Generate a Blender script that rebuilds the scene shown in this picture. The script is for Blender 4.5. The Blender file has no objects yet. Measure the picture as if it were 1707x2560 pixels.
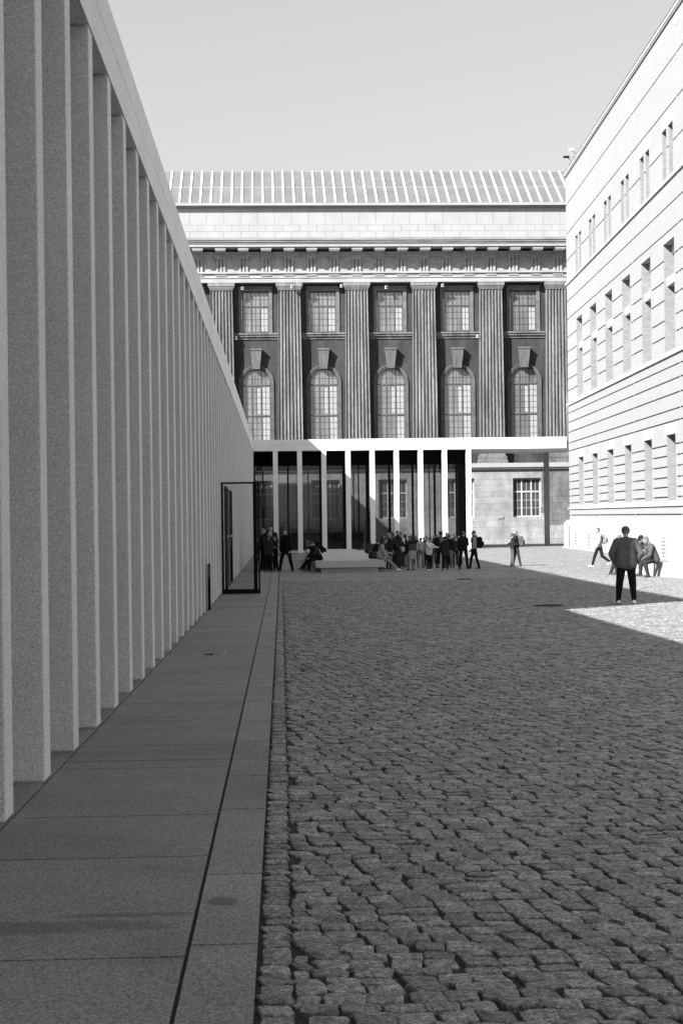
import bpy, math, random
import numpy as np
from mathutils import Vector, Matrix, Quaternion

random.seed(7)
rng = np.random.default_rng(7)
R = math.radians
S = bpy.context.scene
C = S.collection

# ------------------------------------------------------------------ camera
F = 3800.0                      # focal length in photo pixels (1707 x 2560)
CAMZ = 2.12
TH = math.atan((853.5 - 697.5) / F)      # the camera looks this far right of the colonnade
ROLL = 0.0125
HOR = 1292.0
cam = bpy.data.cameras.new("camera")
cam.sensor_fit = 'VERTICAL'
cam.sensor_height = 36.0
cam.lens = 36.0 * F / 2560.0
cam.shift_y = (HOR - 1280.0) / 2560.0
cam.clip_start = 0.1
cam.clip_end = 2000
camo = bpy.data.objects.new("camera", cam)
C.objects.link(camo)
camo.location = (0, 0, CAMZ)
camo.matrix_world = Matrix.Translation((0, 0, CAMZ)) @ Matrix.Rotation(-TH, 4, 'Z') @ Matrix.Rotation(R(90), 4, 'X') @ Matrix.Rotation(-ROLL, 4, 'Z')
S.camera = camo

# ------------------------------------------------------------------ light
LD = Vector((1.0, 0.875, -0.93)).normalized()      # direction the sunlight travels
SUN_EL = math.asin(-LD.z)
SUN_AZ = math.atan2(-LD.x, -LD.y)
w = bpy.data.worlds.new("World")
S.world = w
w.use_nodes = True
nt = w.node_tree
nt.nodes.clear()
sky = nt.nodes.new('ShaderNodeTexSky')
sky.sky_type = 'NISHITA'
sky.sun_disc = False
sky.sun_elevation = SUN_EL
sky.sun_rotation = SUN_AZ
sky.dust_density = 2.5
sky.ozone_density = 1.0
bw = nt.nodes.new('ShaderNodeRGBToBW')
bg = nt.nodes.new('ShaderNodeBackground')
bg.inputs['Strength'].default_value = 0.145
out = nt.nodes.new('ShaderNodeOutputWorld')
nt.links.new(sky.outputs[0], bw.inputs[0])
pw_ = nt.nodes.new('ShaderNodeMath'); pw_.operation = 'POWER'; pw_.inputs[1].default_value = 0.5   # even film-grey sky
nt.links.new(bw.outputs[0], pw_.inputs[0])
nt.links.new(pw_.outputs[0], bg.inputs['Color'])
nt.links.new(bg.outputs[0], out.inputs['Surface'])
sl = bpy.data.lights.new("sun", 'SUN')
sl.energy = 5.0
sl.angle = R(0.5)
sl.color = (1, 1, 1)
so = bpy.data.objects.new("sun", sl)
C.objects.link(so)
so.rotation_euler = LD.to_track_quat('-Z', 'Y').to_euler()
S.view_settings.view_transform = 'Standard'
S.view_settings.look = 'None'
S.view_settings.exposure = 1.56
S.view_settings.gamma = 1
S.cycles.max_bounces = 8
S.cycles.transparent_max_bounces = 12

# ------------------------------------------------------------------ geometry of the place
def ss(t):
    t = min(1.0, max(0.0, t))
    return t * t * (3 - 2 * t)
def Hd(y):
    return 1.46 + 0.74 * (1 - math.exp(-max(y, -10) / 42.0))
def zg(x, y):
    return CAMZ - Hd(y) + 0.13 * ss((x - 4) / 9.0) * ss((y - 35) / 30.0)
def zgv(x, y):
    s1 = np.clip((x - 4) / 9.0, 0, 1); s1 = s1 * s1 * (3 - 2 * s1)
    s2 = np.clip((y - 35) / 30.0, 0, 1); s2 = s2 * s2 * (3 - 2 * s2)
    return CAMZ - (1.46 + 0.74 * (1 - np.exp(-np.maximum(y, -10) / 42.0))) + 0.13 * s1 * s2
CT, ST = math.cos(TH), math.sin(TH)
def W(a, b):
    """camera frame (right, forward) on the ground plan -> world x, y"""
    return (a * CT + b * ST, b * CT - a * ST)
def offs(px, py):
    dx, dy = px - 853.5, py - HOR
    return dx - ROLL * dy, -(dy + ROLL * dx)       # right, up in levelled pixels
def onY(px, py, Y):
    """where a sight line through photo pixel meets the vertical plane y=Y"""
    u, v = offs(px, py)
    dx, dy = W(u / F, 1.0)
    t = Y / dy
    return dx * t, CAMZ + v / F * t
def onG(px, py):
    u, v = offs(px, py)
    dx, dy = W(u / F, 1.0)
    t = 40.0
    for _ in range(40):
        t = (CAMZ - zg(dx * t, dy * t)) / (-v / F)
    return dx * t, dy * t, t

# ------------------------------------------------------------------ materials
MATS = {}
def mat(name, col, rough=0.8, var=0.0, vscale=1.0, speck=0.0, sscale=60, bump=0.0, bscale=40, metal=0.0, spec=0.5,
        stretch=(1, 1, 1), stain=0.0, stscale=0.8, brick=None, island=0.0, emit=None, quilt=0, plaid=None, grain=0.0, gscale=180, spots=None):
    if name in MATS:
        return MATS[name]
    m = bpy.data.materials.new(name)
    m.use_nodes = True
    n = m.node_tree.nodes; L = m.node_tree.links
    b = n['Principled BSDF']
    b.inputs['Roughness'].default_value = rough
    b.inputs['Metallic'].default_value = metal
    b.inputs['Specular IOR Level'].default_value = spec
    geo = n.new('ShaderNodeNewGeometry')
    mp = n.new('ShaderNodeMapping')
    mp.inputs['Scale'].default_value = stretch
    L.new(geo.outputs['Position'], mp.inputs['Vector'])
    cur = n.new('ShaderNodeValue'); cur.outputs[0].default_value = col
    cur = cur.outputs[0]
    def mul(a, bsock):
        x = n.new('ShaderNodeMath'); x.operation = 'MULTIPLY'
        L.new(a, x.inputs[0]); L.new(bsock, x.inputs[1])
        return x.outputs[0]
    def noise(scale, amt, detail=3, rough_=0.6, lo=0.3, hi=0.7):
        t = n.new('ShaderNodeTexNoise'); t.inputs['Scale'].default_value = scale
        t.inputs['Detail'].default_value = detail; t.inputs['Roughness'].default_value = rough_
        L.new(mp.outputs[0], t.inputs['Vector'])
        r = n.new('ShaderNodeMapRange')
        r.inputs['From Min'].default_value = lo; r.inputs['From Max'].default_value = hi
        r.inputs['To Min'].default_value = 1 - amt; r.inputs['To Max'].default_value = 1 + amt
        L.new(t.outputs['Fac'], r.inputs['Value'])
        return r.outputs[0]
    if var: cur = mul(cur, noise(vscale, var))
    if speck: cur = mul(cur, noise(sscale, speck, 2, 0.7, 0.38, 0.62))
    if grain:
        t = n.new('ShaderNodeTexVoronoi'); t.inputs['Scale'].default_value = gscale
        L.new(geo.outputs['Position'], t.inputs['Vector'])
        sc_ = n.new('ShaderNodeSeparateColor'); L.new(t.outputs['Color'], sc_.inputs[0])
        r = n.new('ShaderNodeMapRange'); r.inputs['To Min'].default_value = 1 - grain; r.inputs['To Max'].default_value = 1 + grain
        L.new(sc_.outputs[0], r.inputs['Value']); cur = mul(cur, r.outputs[0])
    for (sx, sy, rx, ry, st_) in (spots or []):            # water and dirt stains, each with a ragged outline of its own
        t = n.new('ShaderNodeTexNoise'); t.inputs['Scale'].default_value = 5; t.inputs['Detail'].default_value = 5
        L.new(geo.outputs['Position'], t.inputs['Vector'])
        a1 = n.new('ShaderNodeVectorMath'); a1.operation = 'SUBTRACT'; a1.inputs[1].default_value = (0.5, 0.5, 0.5)
        L.new(t.outputs['Color'], a1.inputs[0])
        a2 = n.new('ShaderNodeVectorMath'); a2.operation = 'MULTIPLY'; a2.inputs[1].default_value = (rx * 1.2, max(ry, .05) * 1.8, 0)
        L.new(a1.outputs[0], a2.inputs[0])
        a3 = n.new('ShaderNodeVectorMath'); a3.operation = 'ADD'; L.new(geo.outputs['Position'], a3.inputs[0]); L.new(a2.outputs[0], a3.inputs[1])
        m2 = n.new('ShaderNodeMapping'); m2.vector_type = 'TEXTURE'
        m2.inputs['Location'].default_value = (sx, sy, 0); m2.inputs['Scale'].default_value = (rx, ry, 1e6)
        L.new(a3.outputs[0], m2.inputs['Vector'])
        ln_ = n.new('ShaderNodeVectorMath'); ln_.operation = 'LENGTH'; L.new(m2.outputs[0], ln_.inputs[0])
        r = n.new('ShaderNodeMapRange'); r.inputs['From Min'].default_value = 0.8; r.inputs['From Max'].default_value = 1.15
        r.inputs['To Min'].default_value = 1 - st_; r.inputs['To Max'].default_value = 1
        L.new(ln_.outputs['Value'], r.inputs['Value']); cur = mul(cur, r.outputs[0])
    if stain:
        t = n.new('ShaderNodeTexNoise'); t.inputs['Scale'].default_value = stscale
        t.inputs['Detail'].default_value = 5
        L.new(mp.outputs[0], t.inputs['Vector'])
        r = n.new('ShaderNodeMapRange')
        r.inputs['From Min'].default_value = 0.54; r.inputs['From Max'].default_value = 0.66
        r.inputs['To Min'].default_value = 1; r.inputs['To Max'].default_value = 1 - stain
        L.new(t.outputs['Fac'], r.inputs['Value'])
        cur = mul(cur, r.outputs[0])
    if island:
        r = n.new('ShaderNodeMapRange')
        r.inputs['To Min'].default_value = 1 - island; r.inputs['To Max'].default_value = 1 + island
        L.new(geo.outputs['Random Per Island'], r.inputs['Value'])
        cur = mul(cur, r.outputs[0])
    bsock = None
    if brick:
        axis, bwid, bh, mort, amt, bb = brick       # axis 'x' or 'y' runs along the wall
        sep = n.new('ShaderNodeSeparateXYZ'); L.new(geo.outputs['Position'], sep.inputs[0])
        cmb = n.new('ShaderNodeCombineXYZ')
        if axis == 'xy':
            L.new(sep.outputs[0], cmb.inputs[0]); L.new(sep.outputs[1], cmb.inputs[1])
        else:
            L.new(sep.outputs[0 if axis == 'x' else 1], cmb.inputs[0]); L.new(sep.outputs[2], cmb.inputs[1])
        bt = n.new('ShaderNodeTexBrick')
        bt.inputs['Scale'].default_value = 1.0
        bt.inputs['Brick Width'].default_value = bwid
        bt.inputs['Row Height'].default_value = bh
        bt.inputs['Mortar Size'].default_value = mort
        bt.inputs['Color1'].default_value = (1 + amt, 1 + amt, 1 + amt, 1)
        bt.inputs['Color2'].default_value = (1 - amt, 1 - amt, 1 - amt, 1)
        bt.inputs['Mortar'].default_value = (bb, bb, bb, 1)
        L.new(cmb.outputs[0], bt.inputs['Vector'])
        cur = mul(cur, bt.outputs['Color'])
    if quilt:
        sep = n.new('ShaderNodeSeparateXYZ')
        tc = n.new('ShaderNodeTexCoord'); L.new(tc.outputs['Object'], sep.inputs[0])
        x = n.new('ShaderNodeMath'); x.operation = 'MULTIPLY'; x.inputs[1].default_value = quilt * math.pi
        L.new(sep.outputs[2], x.inputs[0])
        s = n.new('ShaderNodeMath'); s.operation = 'SINE'; L.new(x.outputs[0], s.inputs[0])
        ab = n.new('ShaderNodeMath'); ab.operation = 'ABSOLUTE'; L.new(s.outputs[0], ab.inputs[0])
        pw = n.new('ShaderNodeMath'); pw.operation = 'POWER'; pw.inputs[1].default_value = 0.35
        L.new(ab.outputs[0], pw.inputs[0])
        bp = n.new('ShaderNodeBump'); bp.inputs['Strength'].default_value = 0.6; bp.inputs['Distance'].default_value = 0.012
        L.new(pw.outputs[0], bp.inputs['Height']); L.new(bp.outputs[0], b.inputs['Normal'])
        r = n.new('ShaderNodeMapRange'); r.inputs['To Min'].default_value = 0.75; r.inputs['To Max'].default_value = 1.05
        L.new(pw.outputs[0], r.inputs['Value']); cur = mul(cur, r.outputs[0])
    if plaid:
        per, lo, hi, ax = plaid
        tc = n.new('ShaderNodeTexCoord'); sep = n.new('ShaderNodeSeparateXYZ'); L.new(tc.outputs['Object'], sep.inputs[0])
        x = n.new('ShaderNodeMath'); x.operation = 'MULTIPLY'; x.inputs[1].default_value = 2 * math.pi / per
        L.new(sep.outputs[ax], x.inputs[0])
        s = n.new('ShaderNodeMath'); s.operation = 'SINE'; L.new(x.outputs[0], s.inputs[0])
        r = n.new('ShaderNodeMapRange'); r.inputs['From Min'].default_value = -0.15; r.inputs['From Max'].default_value = 0.15
        r.inputs['To Min'].default_value = lo; r.inputs['To Max'].default_value = hi
        L.new(s.outputs[0], r.inputs['Value']); cur = mul(cur, r.outputs[0])
    cc = n.new('ShaderNodeCombineColor')
    for i in range(3): L.new(cur, cc.inputs[i])
    L.new(cc.outputs[0], b.inputs['Base Color'])
    if bump:
        t = n.new('ShaderNodeTexNoise'); t.inputs['Scale'].default_value = bscale; t.inputs['Detail'].default_value = 4
        L.new(mp.outputs[0], t.inputs['Vector'])
        bp = n.new('ShaderNodeBump'); bp.inputs['Strength'].default_value = bump; bp.inputs['Distance'].default_value = 0.01
        L.new(t.outputs['Fac'], bp.inputs['Height']); L.new(bp.outputs[0], b.inputs['Normal'])
    MATS[name] = m
    return m

def glassmat(name, tint, refl=0.06, rough=0.02):
    if name in MATS: return MATS[name]
    m = bpy.data.materials.new(name); m.use_nodes = True
    n = m.node_tree.nodes; L = m.node_tree.links
    n.clear()
    o = n.new('ShaderNodeOutputMaterial'); t = n.new('ShaderNodeBsdfTransparent'); g = n.new('ShaderNodeBsdfGlossy')
    t.inputs['Color'].default_value = (tint, tint, tint, 1)
    g.inputs['Roughness'].default_value = rough
    g.inputs['Color'].default_value = (0.9, 0.9, 0.9, 1)
    fr = n.new('ShaderNodeFresnel'); fr.inputs['IOR'].default_value = 1.0 + refl * 8
    mx = n.new('ShaderNodeMixShader')
    L.new(fr.outputs[0], mx.inputs[0]); L.new(t.outputs[0], mx.inputs[1]); L.new(g.outputs[0], mx.inputs[2])
    L.new(mx.outputs[0], o.inputs['Surface'])
    MATS[name] = m
    return m

M = {}
M['column'] = mat('cast_stone', 0.63, 0.85, var=0.05, vscale=0.7, speck=0.10, sscale=60, grain=0.32, gscale=210, bump=0.08, bscale=150, island=0.05)
M['beam'] = mat('cast_stone_beam', 0.72, 0.85, var=0.05, vscale=0.6, grain=0.3, gscale=110)
M['portico'] = mat('cast_stone_portico', 0.74, 0.85, var=0.04, vscale=0.6, speck=0.06, sscale=60)
M['slab'] = mat('pavement_granite', 0.185, 0.75, var=0.12, vscale=0.9, speck=0.15, sscale=60, grain=0.55, gscale=170, spots=[(-.95, 5.85, .55, .11, .38), (-.62, 6.02, .26, .04, .42), (-.7, 10.25, .8, .035, .4), (-.25, 6.22, .06, .07, .5), (-1.42, 6.35, .12, .06, .5), (-1.0, 12.4, .3, .12, .15), (-.8, 17, .6, .2, .15)], stain=0.15, stscale=0.6, island=0.09, stretch=(1, 1.5, 1))
M['kerb'] = mat('kerb_granite', 0.195, 0.75, var=0.12, vscale=1.5, speck=0.15, sscale=60, grain=0.55, gscale=170, spots=[(-.95, 5.85, .55, .11, .38), (-.62, 6.02, .26, .04, .42), (-.7, 10.25, .8, .035, .4), (-.25, 6.22, .06, .07, .5), (-1.42, 6.35, .12, .06, .5), (-1.0, 12.4, .3, .12, .15), (-.8, 17, .6, .2, .15)], stain=0.15, stscale=1.1, island=0.10)
M['sett'] = mat('granite_sett', 0.185, 0.7, var=0.3, vscale=16, speck=0.45, sscale=48, grain=0.5, gscale=170, bump=0.6, bscale=90, island=0.3)
M['sand'] = mat('joint_sand', 0.022, 0.95, var=0.3, vscale=9, speck=0.4, sscale=160, bump=0.6, bscale=150)
M['black'] = mat('black_steel', 0.004, 0.6, spec=0.12)
M['iron'] = mat('cast_iron', 0.015, 0.7, var=0.3, vscale=20)
M['inner'] = mat('inner_render', 0.3, 0.9, var=0.08, vscale=0.7)
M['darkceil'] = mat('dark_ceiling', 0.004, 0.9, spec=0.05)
M['concrete'] = mat('bench_stone', 0.4, 0.85, var=0.06, vscale=1, speck=0.15, sscale=60)
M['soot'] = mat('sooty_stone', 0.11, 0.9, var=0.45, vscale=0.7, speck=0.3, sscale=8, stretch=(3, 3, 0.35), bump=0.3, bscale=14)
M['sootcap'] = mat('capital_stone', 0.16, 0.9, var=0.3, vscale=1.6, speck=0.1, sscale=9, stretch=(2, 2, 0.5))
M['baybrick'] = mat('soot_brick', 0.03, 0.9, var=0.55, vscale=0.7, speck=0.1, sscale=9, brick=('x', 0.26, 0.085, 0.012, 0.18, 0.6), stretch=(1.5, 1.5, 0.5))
M['ashlar'] = mat('limestone_ashlar', 0.22, 0.9, var=0.2, vscale=1.1, speck=0.12, sscale=12, stain=0.35, stscale=0.45, brick=('x', 1.2, 0.42, 0.010, 0.10, 0.6), stretch=(1.4, 1.4, 0.7))
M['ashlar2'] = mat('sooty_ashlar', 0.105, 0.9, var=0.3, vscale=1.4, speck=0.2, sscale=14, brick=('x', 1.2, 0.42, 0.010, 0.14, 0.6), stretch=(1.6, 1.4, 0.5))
M['attic'] = mat('attic_stone', 0.265, 0.9, var=0.07, vscale=1.1, speck=0.04, sscale=14, stretch=(1, 1, 0.7))
M['cornice'] = mat('cornice_stone', 0.27, 0.9, var=0.2, vscale=1.2, speck=0.06, sscale=10, stretch=(0.5, 1, 2))
M['sima'] = mat('weathered_sima', 0.19, 0.9, var=0.25, vscale=1.2, stretch=(0.6, 1, 3))
M['frieze'] = mat('frieze_stone', 0.25, 0.9, var=0.25, vscale=2.5, speck=0.12, sscale=14)
M['roofglass'] = mat('roof_glass', 0.125, 0.45, var=0.1, vscale=0.8, island=0.06, spec=0.4)
M['whitebar'] = mat('white_glazing_bar', 0.42, 0.5)
M['winframe'] = mat('window_frame_grey', 0.06, 0.7, var=0.15, vscale=3)
M['winwhite'] = mat('window_frame_white', 0.38, 0.6)
M['pane'] = mat('window_pane', 0.23, 0.28, var=0.25, vscale=0.8, spec=0.7, metal=0.55, stretch=(1.3, 1, 0.5))
M['panedark'] = mat('window_pane_dark', 0.05, 0.08, var=0.3, vscale=1.2, spec=0.8)
M['curtain'] = mat('light_curtain', 0.25, 0.8, var=0.1, vscale=4)
M['wallw'] = mat('pale_plastered_brick', 0.27, 0.9, var=0.03, vscale=0.6, speck=0.03, sscale=20, brick=('y', 0.26, 0.085, 0.008, 0.03, 0.86))
M['groove'] = mat('groove_brick', 0.22, 0.9)
M['jamb'] = mat('jamb_brick', 0.22, 0.9, var=0.1, vscale=2, brick=('x', 0.26, 0.085, 0.01, 0.1, 0.7))
M['lintel'] = mat('pale_lintel', 0.44, 0.85)
M['plinth'] = mat('pale_plinth_stone', 0.34, 0.85, var=0.05, vscale=0.6, speck=0.03, sscale=20)
M['lampw'] = mat('white_metal', 0.75, 0.4)
M['lobbyglass'] = glassmat('lobby_glass', 0.76, 0.05)
M['doorglass'] = glassmat('door_glass', 0.93, 0.055)

def plazamat():
    m = mat('granite_sett_plaza', 0.25, 0.8, var=0.12, vscale=0.5, speck=0.12, sscale=30)
    n = m.node_tree.nodes; L = m.node_tree.links
    b = n['Principled BSDF']
    geo = n.new('ShaderNodeNewGeometry')
    mp = n.new('ShaderNodeMapping'); mp.inputs['Scale'].default_value = (1, 1, 0.1)
    L.new(geo.outputs['Position'], mp.inputs['Vector'])
    v = n.new('ShaderNodeTexVoronoi'); v.feature = 'DISTANCE_TO_EDGE'; v.inputs['Scale'].default_value = 9.0
    v2 = n.new('ShaderNodeTexVoronoi'); v2.inputs['Scale'].default_value = 9.0
    L.new(mp.outputs[0], v.inputs['Vector']); L.new(mp.outputs[0], v2.inputs['Vector'])
    r = n.new('ShaderNodeMapRange'); r.inputs['From Min'].default_value = 0.02; r.inputs['From Max'].default_value = 0.12
    r.inputs['To Min'].default_value = 0.3; r.inputs['To Max'].default_value = 1.0
    L.new(v.outputs['Distance'], r.inputs['Value'])
    sp = n.new('ShaderNodeSeparateColor'); L.new(v2.outputs['Color'], sp.inputs[0])
    r2 = n.new('ShaderNodeMapRange'); r2.inputs['To Min'].default_value = 0.75; r2.inputs['To Max'].default_value = 1.25
    L.new(sp.outputs[0], r2.inputs['Value'])
    ns = n.new('ShaderNodeTexNoise'); ns.inputs['Scale'].default_value = 2.2; ns.inputs['Detail'].default_value = 6
    L.new(mp.outputs[0], ns.inputs['Vector'])
    r3 = n.new('ShaderNodeMapRange'); r3.inputs['From Min'].default_value = 0.3; r3.inputs['From Max'].default_value = 0.7
    r3.inputs['To Min'].default_value = 0.7; r3.inputs['To Max'].default_value = 1.3
    L.new(ns.outputs['Fac'], r3.inputs['Value'])
    src = b.inputs['Base Color'].links[0].from_socket
    mm = None
    cur = src
    for s in (r.outputs[0], r2.outputs[0], r3.outputs[0]):
        x = n.new('ShaderNodeVectorMath'); x.operation = 'MULTIPLY'
        c = n.new('ShaderNodeCombineXYZ')
        for i in range(3): L.new(s, c.inputs[i])
        L.new(cur, x.inputs[0]); L.new(c.outputs[0], x.inputs[1]); cur = x.outputs[0]
    L.new(cur, b.inputs['Base Color'])
    bp = n.new('ShaderNodeBump'); bp.inputs['Strength'].default_value = 0.8; bp.inputs['Distance'].default_value = 0.02
    L.new(r.outputs[0], bp.inputs['Height']); L.new(bp.outputs[0], b.inputs['Normal'])
    return m
M['plaza'] = plazamat()

# ------------------------------------------------------------------ mesh helpers
class MB:
    def __init__(self):
        self.v = []; self.f = []; self.mi = []
    def quad(self, a, b, c, d, mi=0):
        n = len(self.v); self.v += [a, b, c, d]; self.f.append((n, n + 1, n + 2, n + 3)); self.mi.append(mi)
    def poly(self, pts, mi=0):
        n = len(self.v); self.v += list(pts); self.f.append(tuple(range(n, n + len(pts)))); self.mi.append(mi)
    def hexa(self, p, mi=0):
        """p: 8 points, bottom ring then top ring (counter-clockwise seen from above)"""
        n = len(self.v); self.v += list(p)
        for q in ((3, 2, 1, 0), (4, 5, 6, 7), (0, 1, 5, 4), (1, 2, 6, 5), (2, 3, 7, 6), (3, 0, 4, 7)):
            self.f.append(tuple(n + i for i in q)); self.mi.append(mi)
    def box(self, x0, x1, y0, y1, z0, z1, mi=0, T=None):
        p = [(x0, y0, z0), (x1, y0, z0), (x1, y1, z0), (x0, y1, z0), (x0, y0, z1), (x1, y0, z1), (x1, y1, z1), (x0, y1, z1)]
        if T: p = [T(*q) for q in p]
        self.hexa(p, mi)
    def bbox(self, x0, x1, y0, y1, z0, z1, c=0.01, mi=0, T=None):
        """box with chamfered vertical edges and top"""
        def ring(z, i):
            r = []
            for (x, y, sx, sy) in ((x0 + i, y0 + i, 1, 1), (x1 - i, y0 + i, -1, 1), (x1 - i, y1 - i, -1, -1), (x0 + i, y1 - i, 1, -1)):
                if sx * sy > 0: r += [(x, y + c * sy, z), (x + c * sx, y, z)]
                else: r += [(x + c * sx, y, z), (x, y + c * sy, z)]
            return r
        rs = [ring(z0, 0), ring(z1 - c, 0), ring(z1, c)]
        if T: rs = [[T(*q) for q in r] for r in rs]
        n = len(self.v)
        for r in rs: self.v += r
        for k in range(2):
            for i in range(8):
                j = (i + 1) % 8
                self.f.append((n + k * 8 + i, n + k * 8 + j, n + k * 8 + 8 + j, n + k * 8 + 8 + i)); self.mi.append(mi)
        self.f.append(tuple(n + 16 + i for i in range(8))); self.mi.append(mi)
        self.f.append(tuple(n + 7 - i for i in range(8))); self.mi.append(mi)
    def cyl(self, p0, p1, r0, r1=None, seg=12, mi=0, caps=True):
        r1 = r0 if r1 is None else r1
        p0 = Vector(p0); p1 = Vector(p1); d = (p1 - p0).normalized()
        a = d.orthogonal().normalized(); b = d.cross(a)
        n = len(self.v)
        for p, r in ((p0, r0), (p1, r1)):
            for i in range(seg):
                t = 2 * math.pi * i / seg
                self.v.append(tuple(p + a * math.cos(t) * r + b * math.sin(t) * r))
        for i in range(seg):
            j = (i + 1) % seg
            self.f.append((n + i, n + j, n + seg + j, n + seg + i)); self.mi.append(mi)
        if caps:
            self.f.append(tuple(n + seg - 1 - i for i in range(seg))); self.mi.append(mi)
            self.f.append(tuple(n + seg + i for i in range(seg))); self.mi.append(mi)
    def mesh(self, name, mats, smooth=False):
        me = bpy.data.meshes.new(name)
        me.from_pydata(self.v, [], self.f)
        if not isinstance(mats, (list, tuple)): mats = [mats]
        for m in mats: me.materials.append(m)
        if len(mats) > 1: me.polygons.foreach_set('material_index', self.mi)
        if smooth: me.polygons.foreach_set('use_smooth', [True] * len(me.polygons))
        me.update()
        return me
    def obj(self, name, mats, parent=None, smooth=False):
        return link(name, self.mesh(name, mats, smooth), parent)
def link(name, me, parent=None, loc=None):
    o = bpy.data.objects.new(name, me); C.objects.link(o)
    if parent: o.parent = parent
    if loc: o.location = loc
    return o
def tag(o, label=None, cat=None, group=None, kind=None):
    if label: o['label'] = label
    if cat: o['category'] = cat
    if group: o['group'] = group
    if kind: o['kind'] = kind
    return o
def thing(name, label, cat, loc=(0, 0, 0), rz=0, group=None):
    o = bpy.data.objects.new(name, None); C.objects.link(o)
    o.location = loc; o.rotation_euler = (0, 0, rz); o.empty_display_size = 0.2
    return tag(o, label, cat, group)
def npmesh(name, V, Fq, m, smooth=True):
    """V (n,3), Fq list of arrays (k,nv)"""
    me = bpy.data.meshes.new(name)
    me.vertices.add(len(V)); me.vertices.foreach_set('co', np.asarray(V, np.float32).ravel())
    tot = sum(len(f) for f in Fq); loops = sum(f.size for f in Fq)
    me.loops.add(loops); me.polygons.add(tot)
    me.loops.foreach_set('vertex_index', np.concatenate([f.ravel() for f in Fq]).astype(np.int32))
    ls = []; off = 0
    for f in Fq:
        ls.append(off + np.arange(len(f)) * f.shape[1]); off += f.size
    me.polygons.foreach_set('loop_start', np.concatenate(ls).astype(np.int32))
    me.materials.append(m)
    me.polygons.foreach_set('use_smooth', [smooth] * tot if isinstance(smooth, bool) else smooth)
    me.update(calc_edges=True); me.validate()
    return me

# ------------------------------------------------------------------ ground
XW = -1.455                       # plane of the colonnade's column faces
def xk(y): return -0.104 + 0.00125 * y      # edge between kerb and setts
def xj(y): return -0.352 + 0.00124 * y      # wide joint between slabs and kerb stones
def sheet(name, xs, ys, dz, m, xlo=None):
    X, Y = np.meshgrid(np.array(xs, float), np.array(ys, float))
    if xlo is not None:
        X = np.maximum(X, np.array([xlo(y) for y in ys])[:, None])
    Z = zgv(X, Y) + dz
    V = np.stack([X.ravel(), Y.ravel(), Z.ravel()], 1)
    nx, ny = len(xs), len(ys)
    i = np.arange((ny - 1) * (nx - 1)); r, c = i // (nx - 1), i % (nx - 1)
    q = np.stack([r * nx + c, r * nx + c + 1, (r + 1) * nx + c + 1, (r + 1) * nx + c], 1)
    return link(name, npmesh(name, V, [q], m))
g = sheet('ground', [-900, -200, -60, -20, -8] + list(np.arange(-6, 20, 1.0)) + [24, 40, 100, 300, 900],
          [-600, -100, -30, -10, -4] + list(np.arange(-2, 110, 2.0)) + [114, 150, 300, 900], -0.014, M['sand'])
tag(g, kind='structure')
YN = 46.0
g = sheet('cobbled_square', list(np.arange(-0.2, 20, 1.0)) + [20, 26, 34, 60], list(np.arange(YN, 104, 1.0)) + [104, 140], 0.0, M['plaza'], xlo=lambda y: xk(y) + .125)
tag(g, kind='structure')

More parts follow.
